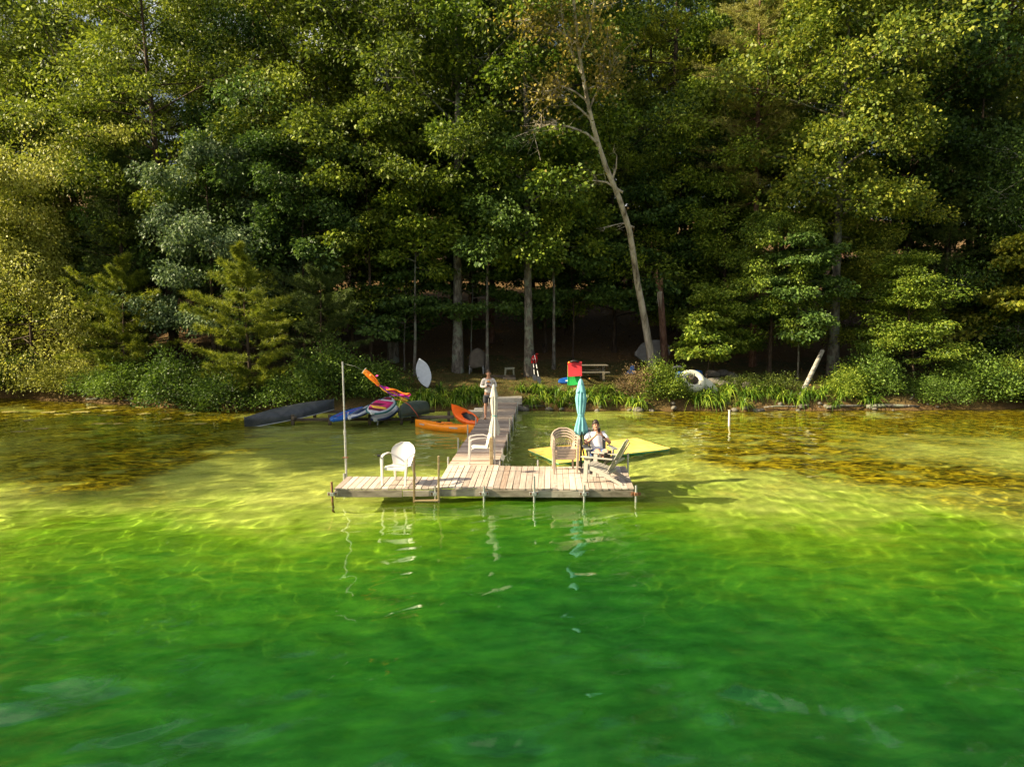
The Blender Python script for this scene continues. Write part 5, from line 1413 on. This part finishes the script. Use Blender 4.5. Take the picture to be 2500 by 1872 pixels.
# --- stones at the water edge
def make_rock(seed):
    rng = np.random.default_rng(seed); mb = MB(); mb.ball((0, 0, 0), 1, 12, 8)
    fr = rng.normal(0, 1, (5, 3)) * 1.6; ph = rng.uniform(0, 6, 5)
    mb.v = [tuple(np.array(p) * (1 + .13 * sum(math.sin(float(np.dot(f, p)) + q) for f, q in zip(fr, ph)))) for p in mb.v]
    return mb.mesh('shore_stone', True)
ROCKS = [make_rock(k) for k in range(5)]
for m_ in ROCKS: m_.materials.append(STONE)
_rk = random.Random(6)
rspots = [(1345, 1002, .17, 'pale rounded stone at the water edge left of the teal umbrella'), (1283, 1003, .16, 'stone beside the shore end of the walkway, right side'), (1270, 1008, .20, 'larger stone beside the shore end of the walkway, right side'), (1560, 998, .2, 'stone under the dry brownish bush'), (1800, 1000, .13, 'small pale stone right of the mooring pipe'), (1820, 985, .24, 'grey stone below the herb clump'), (1795, 975, .22, 'stone half hidden by the lilies above the mooring pipe')]
for px, py, s, lb in rspots:
    q = at(px, py, .12); o = bpy.data.objects.new('shore_stone', _rk.choice(ROCKS)); COL.objects.link(o); y = max(q.y, float(shore(q.x)) - .15)
    o.location = (q.x, y, max(gz(q.x, y), 0) + .05); o.scale = (s * 1.2, s, s * .7); o.rotation_euler = (0, 0, _rk.uniform(0, 6)); tag(o, lb, 'stone', 'shore stones')
for i, px in enumerate(sorted(_rk.uniform(1240, 2350) if i % 5 else _rk.uniform(30, 560) for i in range(46))):
    x = tx(px, 32, 1000); y = float(shore(x)) + _rk.uniform(-.12, .35); s = _rk.uniform(.05, .12)
    if -1.5 < x < .5: continue
    o = bpy.data.objects.new('shore_stone', _rk.choice(ROCKS)); COL.objects.link(o)
    o.location = (x, y, gz(x, y) + s * .25); o.scale = (s * _rk.uniform(1, 1.8), s, s * .75); o.rotation_euler = (0, 0, _rk.uniform(0, 6)); tag(o, f'small grey stone at the water edge, {ordinal(i)} from the left', 'stone', 'small stones at the water edge')
# --- stone wall piece and shore logs
for i, (px, py, s) in enumerate([(1742, 921, .28), (1765, 918, .26), (1785, 923, .25), (1752, 940, .26), (1775, 945, .28), (1800, 943, .22)]):
    q = atg(px, py); o = bpy.data.objects.new('wall_stone', ROCKS[i % 5]); COL.objects.link(o); o.location = (q.x, q.y + .2, gz(q.x, q.y + .2) + .08); o.scale = (s * 1.5, s, s * .65); o.rotation_euler = (0, 0, i)
    tag(o, ['left upper', 'middle upper', 'right upper', 'left lower', 'middle lower', 'right lower'][i] + ' grey stone of the low loose wall beside the white tub', 'stone', 'stones of the low wall')
for i, (x0, y0, x1, y1, r, lb) in enumerate([(1245, 1004, 1335, 1002, .07, 'grey timber edging at the water right of the walkway'), (2020, 996, 2110, 990, .07, 'pale driftwood log under the bush by the birch log'), (2110, 992, 2225, 988, .09, 'long pale driftwood log on the right shore'), (2215, 990, 2232, 962, .045, 'short pale branch sticking up at the right shore'), (2210, 955, 2330, 952, .06, 'fallen log lying on the bank under the tiered tree'), (1880, 1000, 1960, 992, .04, 'thin driftwood branch below the herb clumps'), (210, 975, 290, 985, .05, 'driftwood branch at the left shore under the weeping tree')]):
    a = at(x0, y0, .12); b = at(x1, y1, .16)
    if i == 3: a = at(x0, y0, .15); b = aty(x1, y1, a.y + .1)
    elif i == 4: a = atg(x0, y0); b = atg(x1, y1)
    else:
        a.y = float(shore(a.x)) - .02; b.y = float(shore(b.x)) + .05
    lg = thing('driftwood_log', lb, 'log', a); v = b - a
    MB().tube([Vector((0, 0, .02)), v * .35 + Vector((0, .03, .05)), v * .7 + Vector((0, -.04, .03)), v], [r, r * .95, r * .8, r * .5], 9).build('wood', TIMBER if i in (0, 4) else BARK_GREY, lg, True)
# --- lawn grass and leaf litter
rg_ = np.random.default_rng(5)
n = 42000
X = rg_.uniform(-9, 9, n); V_ = rg_.uniform(.9, 7.5, n) ** 1.0; Y = shore(X) + V_; Z = ground_z(X, Y)
keep = (rg_.uniform(0, 1, n) < np.clip(1.25 - V_ / 7, .12, 1)) & (np.sin(X * 1.3 + Y) + np.sin(Y * 1.9 - X * .7) > -1.2)
P = np.stack([X, Y, Z], 1)[keep]; m_ = len(P)
h = rg_.uniform(.035, .10, (m_, 1)); th = rg_.uniform(0, 2 * PI, m_); S_ = np.stack([np.cos(th), np.sin(th), 0 * th], 1) * .007; T_ = P + np.concatenate([rg_.normal(0, .03, (m_, 2)), h], 1)
gr = link('grass', fast_mesh('grass', np.stack([P - S_, P + S_, T_], 1).reshape(-1, 3), np.arange(m_ * 3).reshape(-1, 3)), m_leaf('lawn_grass', (.03, .032, .008), (.08, .075, .018), (.17, .13, .04), .3, .6, .2))
tag(gr, 'short olive lawn grass between the bank and the wood', 'grass', kind='stuff')
n = 16000
X = rg_.uniform(-30, 32, n); V_ = rg_.uniform(1.2, 26, n); Y = shore(X) + V_; P = np.stack([X, Y, ground_z(X, Y) + .01], 1)
lt = link('leaf_litter', leaf_mesh('leaf_litter', P, rg_.normal(0, 1, (n, 3)) * np.array([1, 1, .15]), .11, rg_, .7, 1.6, 0), m_leaf('fallen_leaf', (.05, .025, .01), (.17, .085, .03), (.34, .19, .06), .15, .7, .2))
tag(lt, 'fallen brown leaves on the forest floor', 'leaf litter', kind='stuff')
# --- floating weed near the left and right shores, sun patches painted in yellow
mw = MB(); rr_ = random.Random(12)
for i in range(22):
    px, py = rr_.uniform(20, 500), rr_.uniform(985, 1060)
    c = at(px, py, .0); c.z = float(wave_z(np.array([c.x]), np.array([c.y]))[0]) + .012
    if c.y > float(shore(c.x)) - .4: continue
    a0, b0 = rr_.uniform(.12, .42), rr_.uniform(.10, .30); ph = rr_.uniform(0, 6); N = 26
    ring = [(c.x + math.cos(t) * a0 * (1 + .25 * math.sin(3 * t + ph) + .18 * math.sin(7 * t + ph * 2)), c.y + math.sin(t) * b0 * (1 + .25 * math.sin(4 * t + ph) + .15 * math.sin(9 * t)), c.z) for t in [2 * PI * k_ / N for k_ in range(N)]]
    low = [(x, y, z - .03) for x, y, z in ring]
    mw.rings([low, ring])
fw_ = mw.build('floating_weed', plain('sun_patch_weed_yellow', (.26, .22, .04), .8, .45, 9, .6)); tag(fw_, 'floating weed near the shore with yellow sun patches painted in', 'pond weed', kind='stuff')
# ================================================================ people
from mathutils.bvhtree import BVHTree
def skin_mesh(name, J, E, root, sub=2):
    """J: name -> (pos, rx, ry); grows one continuous surface over the joints"""
    keys = list(J); ix = {k: i for i, k in enumerate(keys)}
    me = bpy.data.meshes.new(name); me.from_pydata([J[k][0] for k in keys], [(ix[a], ix[b]) for a, b in E], []); me.update()
    o = bpy.data.objects.new(name, me); COL.objects.link(o)
    md = o.modifiers.new('skin', 'SKIN'); md.use_smooth_shade = True; md.branch_smoothing = .4
    if not me.skin_vertices: 
        bpy.context.view_layer.objects.active = o; o.select_set(True); bpy.ops.mesh.customdata_skin_add()
    for k in keys:
        sv = me.skin_vertices[0].data[ix[k]]; sv.radius = (J[k][1], J[k][2]); sv.use_root = (k == root)
    ss = o.modifiers.new('sub', 'SUBSURF'); ss.levels = sub; ss.render_levels = sub
    dg = bpy.context.evaluated_depsgraph_get(); dg.update()
    ev = o.evaluated_get(dg); out = bpy.data.meshes.new_from_object(ev)
    out.name = name; bpy.data.objects.remove(o); out.shade_smooth()
    return out
SKIN = plain('skin', (.46, .25, .17), .55, .12, 9, .05, .35)
HAIR = plain('dark_brown_hair', (.030, .018, .012), .6, .4, 30, .6)
SHIRT_G = plain('pale_grey_shirt', (.66, .62, .61), .85, .10, 5, .3); SHIRT_W = plain('white_tee', (.80, .80, .82), .85, .06, 5, .3)
SHORT_G = plain('charcoal_shorts', (.055, .058, .068), .85, .2, 6, .3); SHORT_B = plain('blue_shorts', (.06, .11, .26), .85, .2, 6, .3)
SHOE = plain('black_shoes', (.018, .017, .018), .6, .3, 9, .2); SANDAL = plain('brown_sandals', (.16, .09, .05), .7, .2); GLASS_D = plain('dark_screen', (.01, .01, .012), .15, .1)
PRINT_O = plain('orange_print', (.80, .34, .06), .85, .15); PRINT_D = plain('slate_print', (.12, .13, .17), .85, .2)

def head_extra(mb, c, up, fw, s=1.0):
    """nose, ears, brow and chin set into the head"""
    sd = fw.cross(up).normalized()
    def P(a, b, d): return c + sd * a * s + up * b * s + fw * d * s
    mb.rings([[P(-.012, .018, .082), P(.012, .018, .082), P(.012, .018, .09), P(-.012, .018, .09)], [P(-.018, -.022, .085), P(.018, -.022, .085), P(.013, -.022, .113), P(-.013, -.022, .113)], [P(-.012, -.032, .082), P(.012, -.032, .082), P(.008, -.030, .100), P(-.008, -.030, .100)]])
    for q in (-1, 1): mb.ball(P(q * .082, -.005, -.005), (.016, .022, .034), 8, 6)
    mb.ball(P(0, -.085, .055), (.034, .03, .026), 10, 6)
def face_bits(t, c, up, fw, s=1.0):
    sd = fw.cross(up).normalized()
    def P(a, b, d): return c + sd * a * s + up * b * s + fw * d * s
    e = MB(); 
    for q in (-1, 1): e = MB().ball(P(q * .032, .018, .083), (.014, .008, .008), 8, 6).build('eye', HAIR, t, True); MB().bar(P(q * .015, .040, .088), P(q * .052, .040, .078), .010, .008, up).build('eyebrow', HAIR, t)
    MB().bar(P(-.024, -.052, .087), P(.024, -.052, .087), .010, .008, up).build('mouth', plain('lips', (.36, .13, .11), .5), t)
def hair_cap(t, c, up, fw, s=1.0, top=.035):
    sd = fw.cross(up).normalized(); rng = random.Random(1); rings = []
    for i in range(8):
        ph = (i / 7) * R(104); row = []
        for k in range(20):
            a = 2 * PI * k / 20
            f = math.cos(a)                      # 1 = face side
            ph2 = ph * (1 - .40 * max(0, f) ** 1.5)
            r = .098 + .012 * math.sin(a * 5 + i) * .4 + (.010 if i < 3 else 0)
            row.append(c + up * (.025 + math.cos(ph2) * (r + top * .5)) * s + (fw * math.cos(a) * r * 1.02 + sd * math.sin(a) * r * .88) * math.sin(max(ph2, .02)) * s - fw * .006)
        rings.append(row)
    MB().rings(rings, True, True).build('hair', HAIR, t, True)
def hand(J, E, wrist, tag_, pos, aim, palm_up, curl, s=1.0, side=1):
    """palm plus five separate bent fingers rooted in the palm"""
    aim = Vector(aim).normalized(); n = Vector(palm_up).normalized(); lat = aim.cross(n).normalized()
    pos = Vector(pos)
    pc = pos + aim * .045 * s; J[tag_ + 'palm'] = (pc, .030 * s, .017 * s); E.append((wrist, tag_ + 'palm'))
    for k, (o, L) in enumerate(((-.030, .068), (-.010, .078), (.010, .074), (.029, .058))):
        b = pc + aim * .042 * s + lat * o * s
        m = b + (aim * math.cos(curl * .5) + n * math.sin(curl * .5)) * L * .5 * s; e = m + (aim * math.cos(curl * 1.25) + n * math.sin(curl * 1.25)) * L * .5 * s
        for nm, p, r in (('a', b, .0095), ('b', m, .0088), ('c', e, .0075)): J[f'{tag_}{k}{nm}'] = (p, r * s, r * s)
        E += [(tag_ + 'palm', f'{tag_}{k}a'), (f'{tag_}{k}a', f'{tag_}{k}b'), (f'{tag_}{k}b', f'{tag_}{k}c')]
    b = pc - aim * .005 * s + lat * side * .036 * s; e = b + (aim * .55 + lat * side * .55 + n * .5).normalized() * .05 * s
    J[tag_ + 'ta'] = (b, .011 * s, .011 * s); J[tag_ + 'tb'] = (e, .009 * s, .009 * s); E += [(tag_ + 'palm', tag_ + 'ta'), (tag_ + 'ta', tag_ + 'tb')]
def body_from(name, J, E, root, head_c, up, fw, t):
    me = skin_mesh(name, J, E, root, 2)
    hb = MB(); head_extra(hb, head_c, up, fw)
    bm = bmesh.new(); bm.from_mesh(me); m2 = hb.mesh('x', True); bm.from_mesh(m2); bm.to_mesh(me); bm.free(); me.shade_smooth()
    return link(name, me, SKIN, t)
V = Vector
# --- standing man (faces the camera)
sp = V((-.86, 26.42, DZ + .03))
man = thing('person', 'person standing on the walkway in a pale grey long-sleeved shirt and dark shorts', 'person', sp, R(4))
J = {'pelvis': (V((0, .01, .93)), .150, .105), 'waist': (V((0, 0, 1.08)), .138, .095), 'chest': (V((0, .0, 1.30)), .160, .112), 'collar': (V((0, .01, 1.455)), .085, .07), 'neck': (V((0, .0, 1.535)), .056, .056), 'jaw': (V((0, -.015, 1.605)), .068, .078), 'head': (V((0, -.005, 1.675)), .080, .097), 'crown': (V((0, .005, 1.735)), .066, .082)}
E = [('pelvis', 'waist'), ('waist', 'chest'), ('chest', 'collar'), ('collar', 'neck'), ('neck', 'jaw'), ('jaw', 'head'), ('head', 'crown')]
for s, nm in ((-1, 'R'), (1, 'L')):
    J.update({nm + 'sh': (V((s * .185, .015, 1.425)), .062, .062), nm + 'el': (V((s * .275, .05, 1.175)), .046, .046), nm + 'wr': (V((s * .085, -.215, 1.19)), .030, .028), nm + 'hip': (V((s * .095, .01, .88)), .088, .09), nm + 'kn': (V((s * .11, -.01, .50)), .056, .058), nm + 'ca': (V((s * .112, .015, .34)), .052, .056), nm + 'an': (V((s * .115, .02, .09)), .036, .038), nm + 'ft': (V((s * .13, -.13, .035)), .042, .026)})
    E += [('collar', nm + 'sh'), (nm + 'sh', nm + 'el'), (nm + 'el', nm + 'wr'), ('pelvis', nm + 'hip'), (nm + 'hip', nm + 'kn'), (nm + 'kn', nm + 'ca'), (nm + 'ca', nm + 'an'), (nm + 'an', nm + 'ft')]
    hand(J, E, nm + 'wr', nm + 'h', J[nm + 'wr'][0], (-s * .62, -.55, .25), (-s * .2, .55, .75), 1.0, 1.0, s)
hc = V((0, -.005, 1.665)); body_from('body', J, E, 'pelvis', hc, V((0, 0, 1)), V((0, -1, 0)), man)
face_bits(man, hc, V((0, 0, 1)), V((0, -1, 0))); hair_cap(man, hc, V((0, 0, 1)), V((0, -1, 0)), 1.0, .012)
JS = {k: (J[k][0], J[k][1] + .016, J[k][2] + .016) for k in ('waist', 'chest', 'collar')}; JS['hem'] = (V((0, .005, .90)), .172, .128)
ES = [('hem', 'waist'), ('waist', 'chest'), ('chest', 'collar')]
for nm in 'RL':
    for q in ('sh', 'el'): JS[nm + q] = (J[nm + q][0], J[nm + q][1] + .016, J[nm + q][2] + .016)
    JS[nm + 'cu'] = (J[nm + 'el'][0].lerp(J[nm + 'wr'][0], .93), .042, .042); ES += [('collar', nm + 'sh'), (nm + 'sh', nm + 'el'), (nm + 'el', nm + 'cu')]
shirt_me = skin_mesh('shirt', JS, ES, 'chest'); shirt = link('shirt', shirt_me, SHIRT_G, man)
JP = {'pelvis': (V((0, .012, .92)), .160, .118)}; EP = []
for s, nm in ((-1, 'R'), (1, 'L')):
    JP.update({nm + 'hip': (V((s * .10, .01, .82)), .105, .108), nm + 'kn': (V((s * .118, -.005, .545)), .092, .094)}); EP += [('pelvis', nm + 'hip'), (nm + 'hip', nm + 'kn')]
link('shorts', skin_mesh('shorts', JP, EP, 'pelvis'), SHORT_G, man)
bv = BVHTree.FromPolygons([v.co for v in shirt_me.vertices], [tuple(p.vertices) for p in shirt_me.polygons])
def drape(fn, nu, nv, off=.004):
    P = []
    for i in range(nu):
        row = []
        for j in range(nv):
            x, z = fn(i / (nu - 1), j / (nv - 1)); h = bv.ray_cast(V((x, -1, z)), V((0, 1, 0)))
            row.append((h[0] + V((0, -off, 0))) if h[0] else V((x, -.13, z)))
        P.append(row)
    return P
MB().sheet(drape(lambda u, v: (math.cos(PI * u) * .065 * v, 1.335 + math.sin(PI * u) * .075 * v), 13, 5), .002).build('sun_print', PRINT_O, shirt, True)
MB().sheet(drape(lambda u, v: (-.095 + .19 * u, 1.305 + v * (.018 + .030 * abs(math.sin(u * 5.2)))), 13, 3, .006), .002).build('hill_print', PRINT_D, shirt, True)
for s in (-1, 1):
    MB().rings([[V((s * .13 + a * .045, y, z)) for a, z in ((-1, .0), (1, .0), (1, .018), (-1, .018))] for y in (.07, -.05, -.19)]).build('sandal', SANDAL, man, bevel=.006)
ph = MB().box((0, 0, 0), (.075, .012, .14), (R(-50), 0, 0)).build('phone', GLASS_D, None, bevel=.004); ph.location = sp + V((-.01, -.29, 1.245)); tag(ph, 'dark phone held by the standing person', 'phone')

# --- seated man: leans back, holds a phone before his face, feet up towards the empty chair
sit = thing('person', 'person reclining in the slate deck chair in a white tee and blue shorts', 'person', SEAT, SEAT_RZ)
J = {'pelvis': (V((0, .08, .40)), .150, .110), 'waist': (V((0, .17, .52)), .140, .100), 'chest': (V((0, .275, .715)), .165, .112), 'collar': (V((0, .335, .845)), .085, .07), 'neck': (V((0, .345, .915)), .056, .056), 'jaw': (V((0, .315, .975)), .068, .078), 'head': (V((0, .325, 1.045)), .080, .097), 'crown': (V((0, .345, 1.105)), .066, .082)}
E = [('pelvis', 'waist'), ('waist', 'chest'), ('chest', 'collar'), ('collar', 'neck'), ('neck', 'jaw'), ('jaw', 'head'), ('head', 'crown')]
for s, nm in ((-1, 'R'), (1, 'L')):
    J.update({nm + 'sh': (V((s * .185, .325, .815)), .060, .060), nm + 'el': (V((s * .30, .06, .635)), .044, .044), nm + 'wr': (V((s * .085, -.02, .835)), .030, .028),
              nm + 'hip': (V((s * .095, .02, .385)), .090, .09), nm + 'kn': (V((s * .105, -.40, .545)), .060, .060), nm + 'ca': (V((s * .085, -.56, .495)), .050, .052), nm + 'an': (V((s * .035 + .0, -.83, .44 + .05 * (s > 0))), .036, .038), nm + 'ft': (V((s * .045, -.90, .56 + .05 * (s > 0))), .040, .028)})
    E += [('collar', nm + 'sh'), (nm + 'sh', nm + 'el'), (nm + 'el', nm + 'wr'), ('pelvis', nm + 'hip'), (nm + 'hip', nm + 'kn'), (nm + 'kn', nm + 'ca'), (nm + 'ca', nm + 'an'), (nm + 'an', nm + 'ft')]
    hand(J, E, nm + 'wr', nm + 'h', J[nm + 'wr'][0], (-s * .45, .02, .85), (-s * .5, .6, .1), 1.0, 1.0, s)
up, fw = V((0, .10, .995)).normalized(), V((0, -.995, .10)).normalized()
hc = V((0, .325, 1.035)); body_from('body', J, E, 'pelvis', hc, up, fw, sit)
face_bits(sit, hc, up, fw); hair_cap(sit, hc, up, fw, 1.0, .03)
JS = {k: (J[k][0], J[k][1] + .016, J[k][2] + .016) for k in ('waist', 'chest', 'collar')}; JS['hem'] = (V((0, .09, .41)), .168, .128); ES = [('hem', 'waist'), ('waist', 'chest'), ('chest', 'collar')]
for nm in 'RL':
    JS[nm + 'sh'] = (J[nm + 'sh'][0], .078, .078); JS[nm + 'sl'] = (J[nm + 'sh'][0].lerp(J[nm + 'el'][0], .62), .070, .070); ES += [('collar', nm + 'sh'), (nm + 'sh', nm + 'sl')]
link('tee_shirt', skin_mesh('tee_shirt', JS, ES, 'chest'), SHIRT_W, sit)
JP = {'pelvis': (V((0, .07, .395)), .160, .115)}; EP = []
for s, nm in ((-1, 'R'), (1, 'L')):
    JP.update({nm + 'hip': (V((s * .10, .0, .395)), .108, .105), nm + 'kn': (V((s * .106, -.27, .50)), .094, .090)}); EP += [('pelvis', nm + 'hip'), (nm + 'hip', nm + 'kn')]
    a, b = J[nm + 'an'][0], J[nm + 'ft'][0]
    sh = []
    for u, w, h in ((-.35, .030, .036), (-.1, .042, .05), (.5, .048, .042), (1.1, .046, .03), (1.35, .028, .018)):
        c = a.lerp(b, u) + V((0, -.02, -.01)); sh.append([c + V((math.cos(q) * w, math.sin(q) * h * .8, math.sin(q) * h * -.35)) for q in [2 * PI * k / 12 for k in range(12)]])
    MB().rings(sh).build('shoe', SHOE, sit, True)
link('shorts', skin_mesh('shorts', JP, EP, 'pelvis'), SHORT_B, sit)
MB().tube([J['Lwr'][0].lerp(J['Lel'][0], .10 + .0) , J['Lwr'][0].lerp(J['Lel'][0], .22)], .036, 12).build('watch', SHOE, sit, True, angle=40)
ph = MB().box((0, 0, 0), (.072, .012, .145), (R(8), 0, 0)).build('phone', GLASS_D, None, bevel=.004)
ph.location = SEAT + Matrix.Rotation(SEAT_RZ, 3, 'Z') @ V((0, -.035, .955)); tag(ph, 'dark phone held before the face of the seated person', 'phone')

# things of one look that stand side by side: say which one
_by = {}
for o in SC.objects:
    if o.parent is None and o.get('label') and o.get('category'): _by.setdefault(o['label'], []).append(o)
for lb, os_ in _by.items():
    if len(os_) == 2:
        os_.sort(key=lambda o: o.location.x / o.location.y)
        for o, w in zip(os_, ('left one', 'right one')): o['label'] = lb + ', ' + w
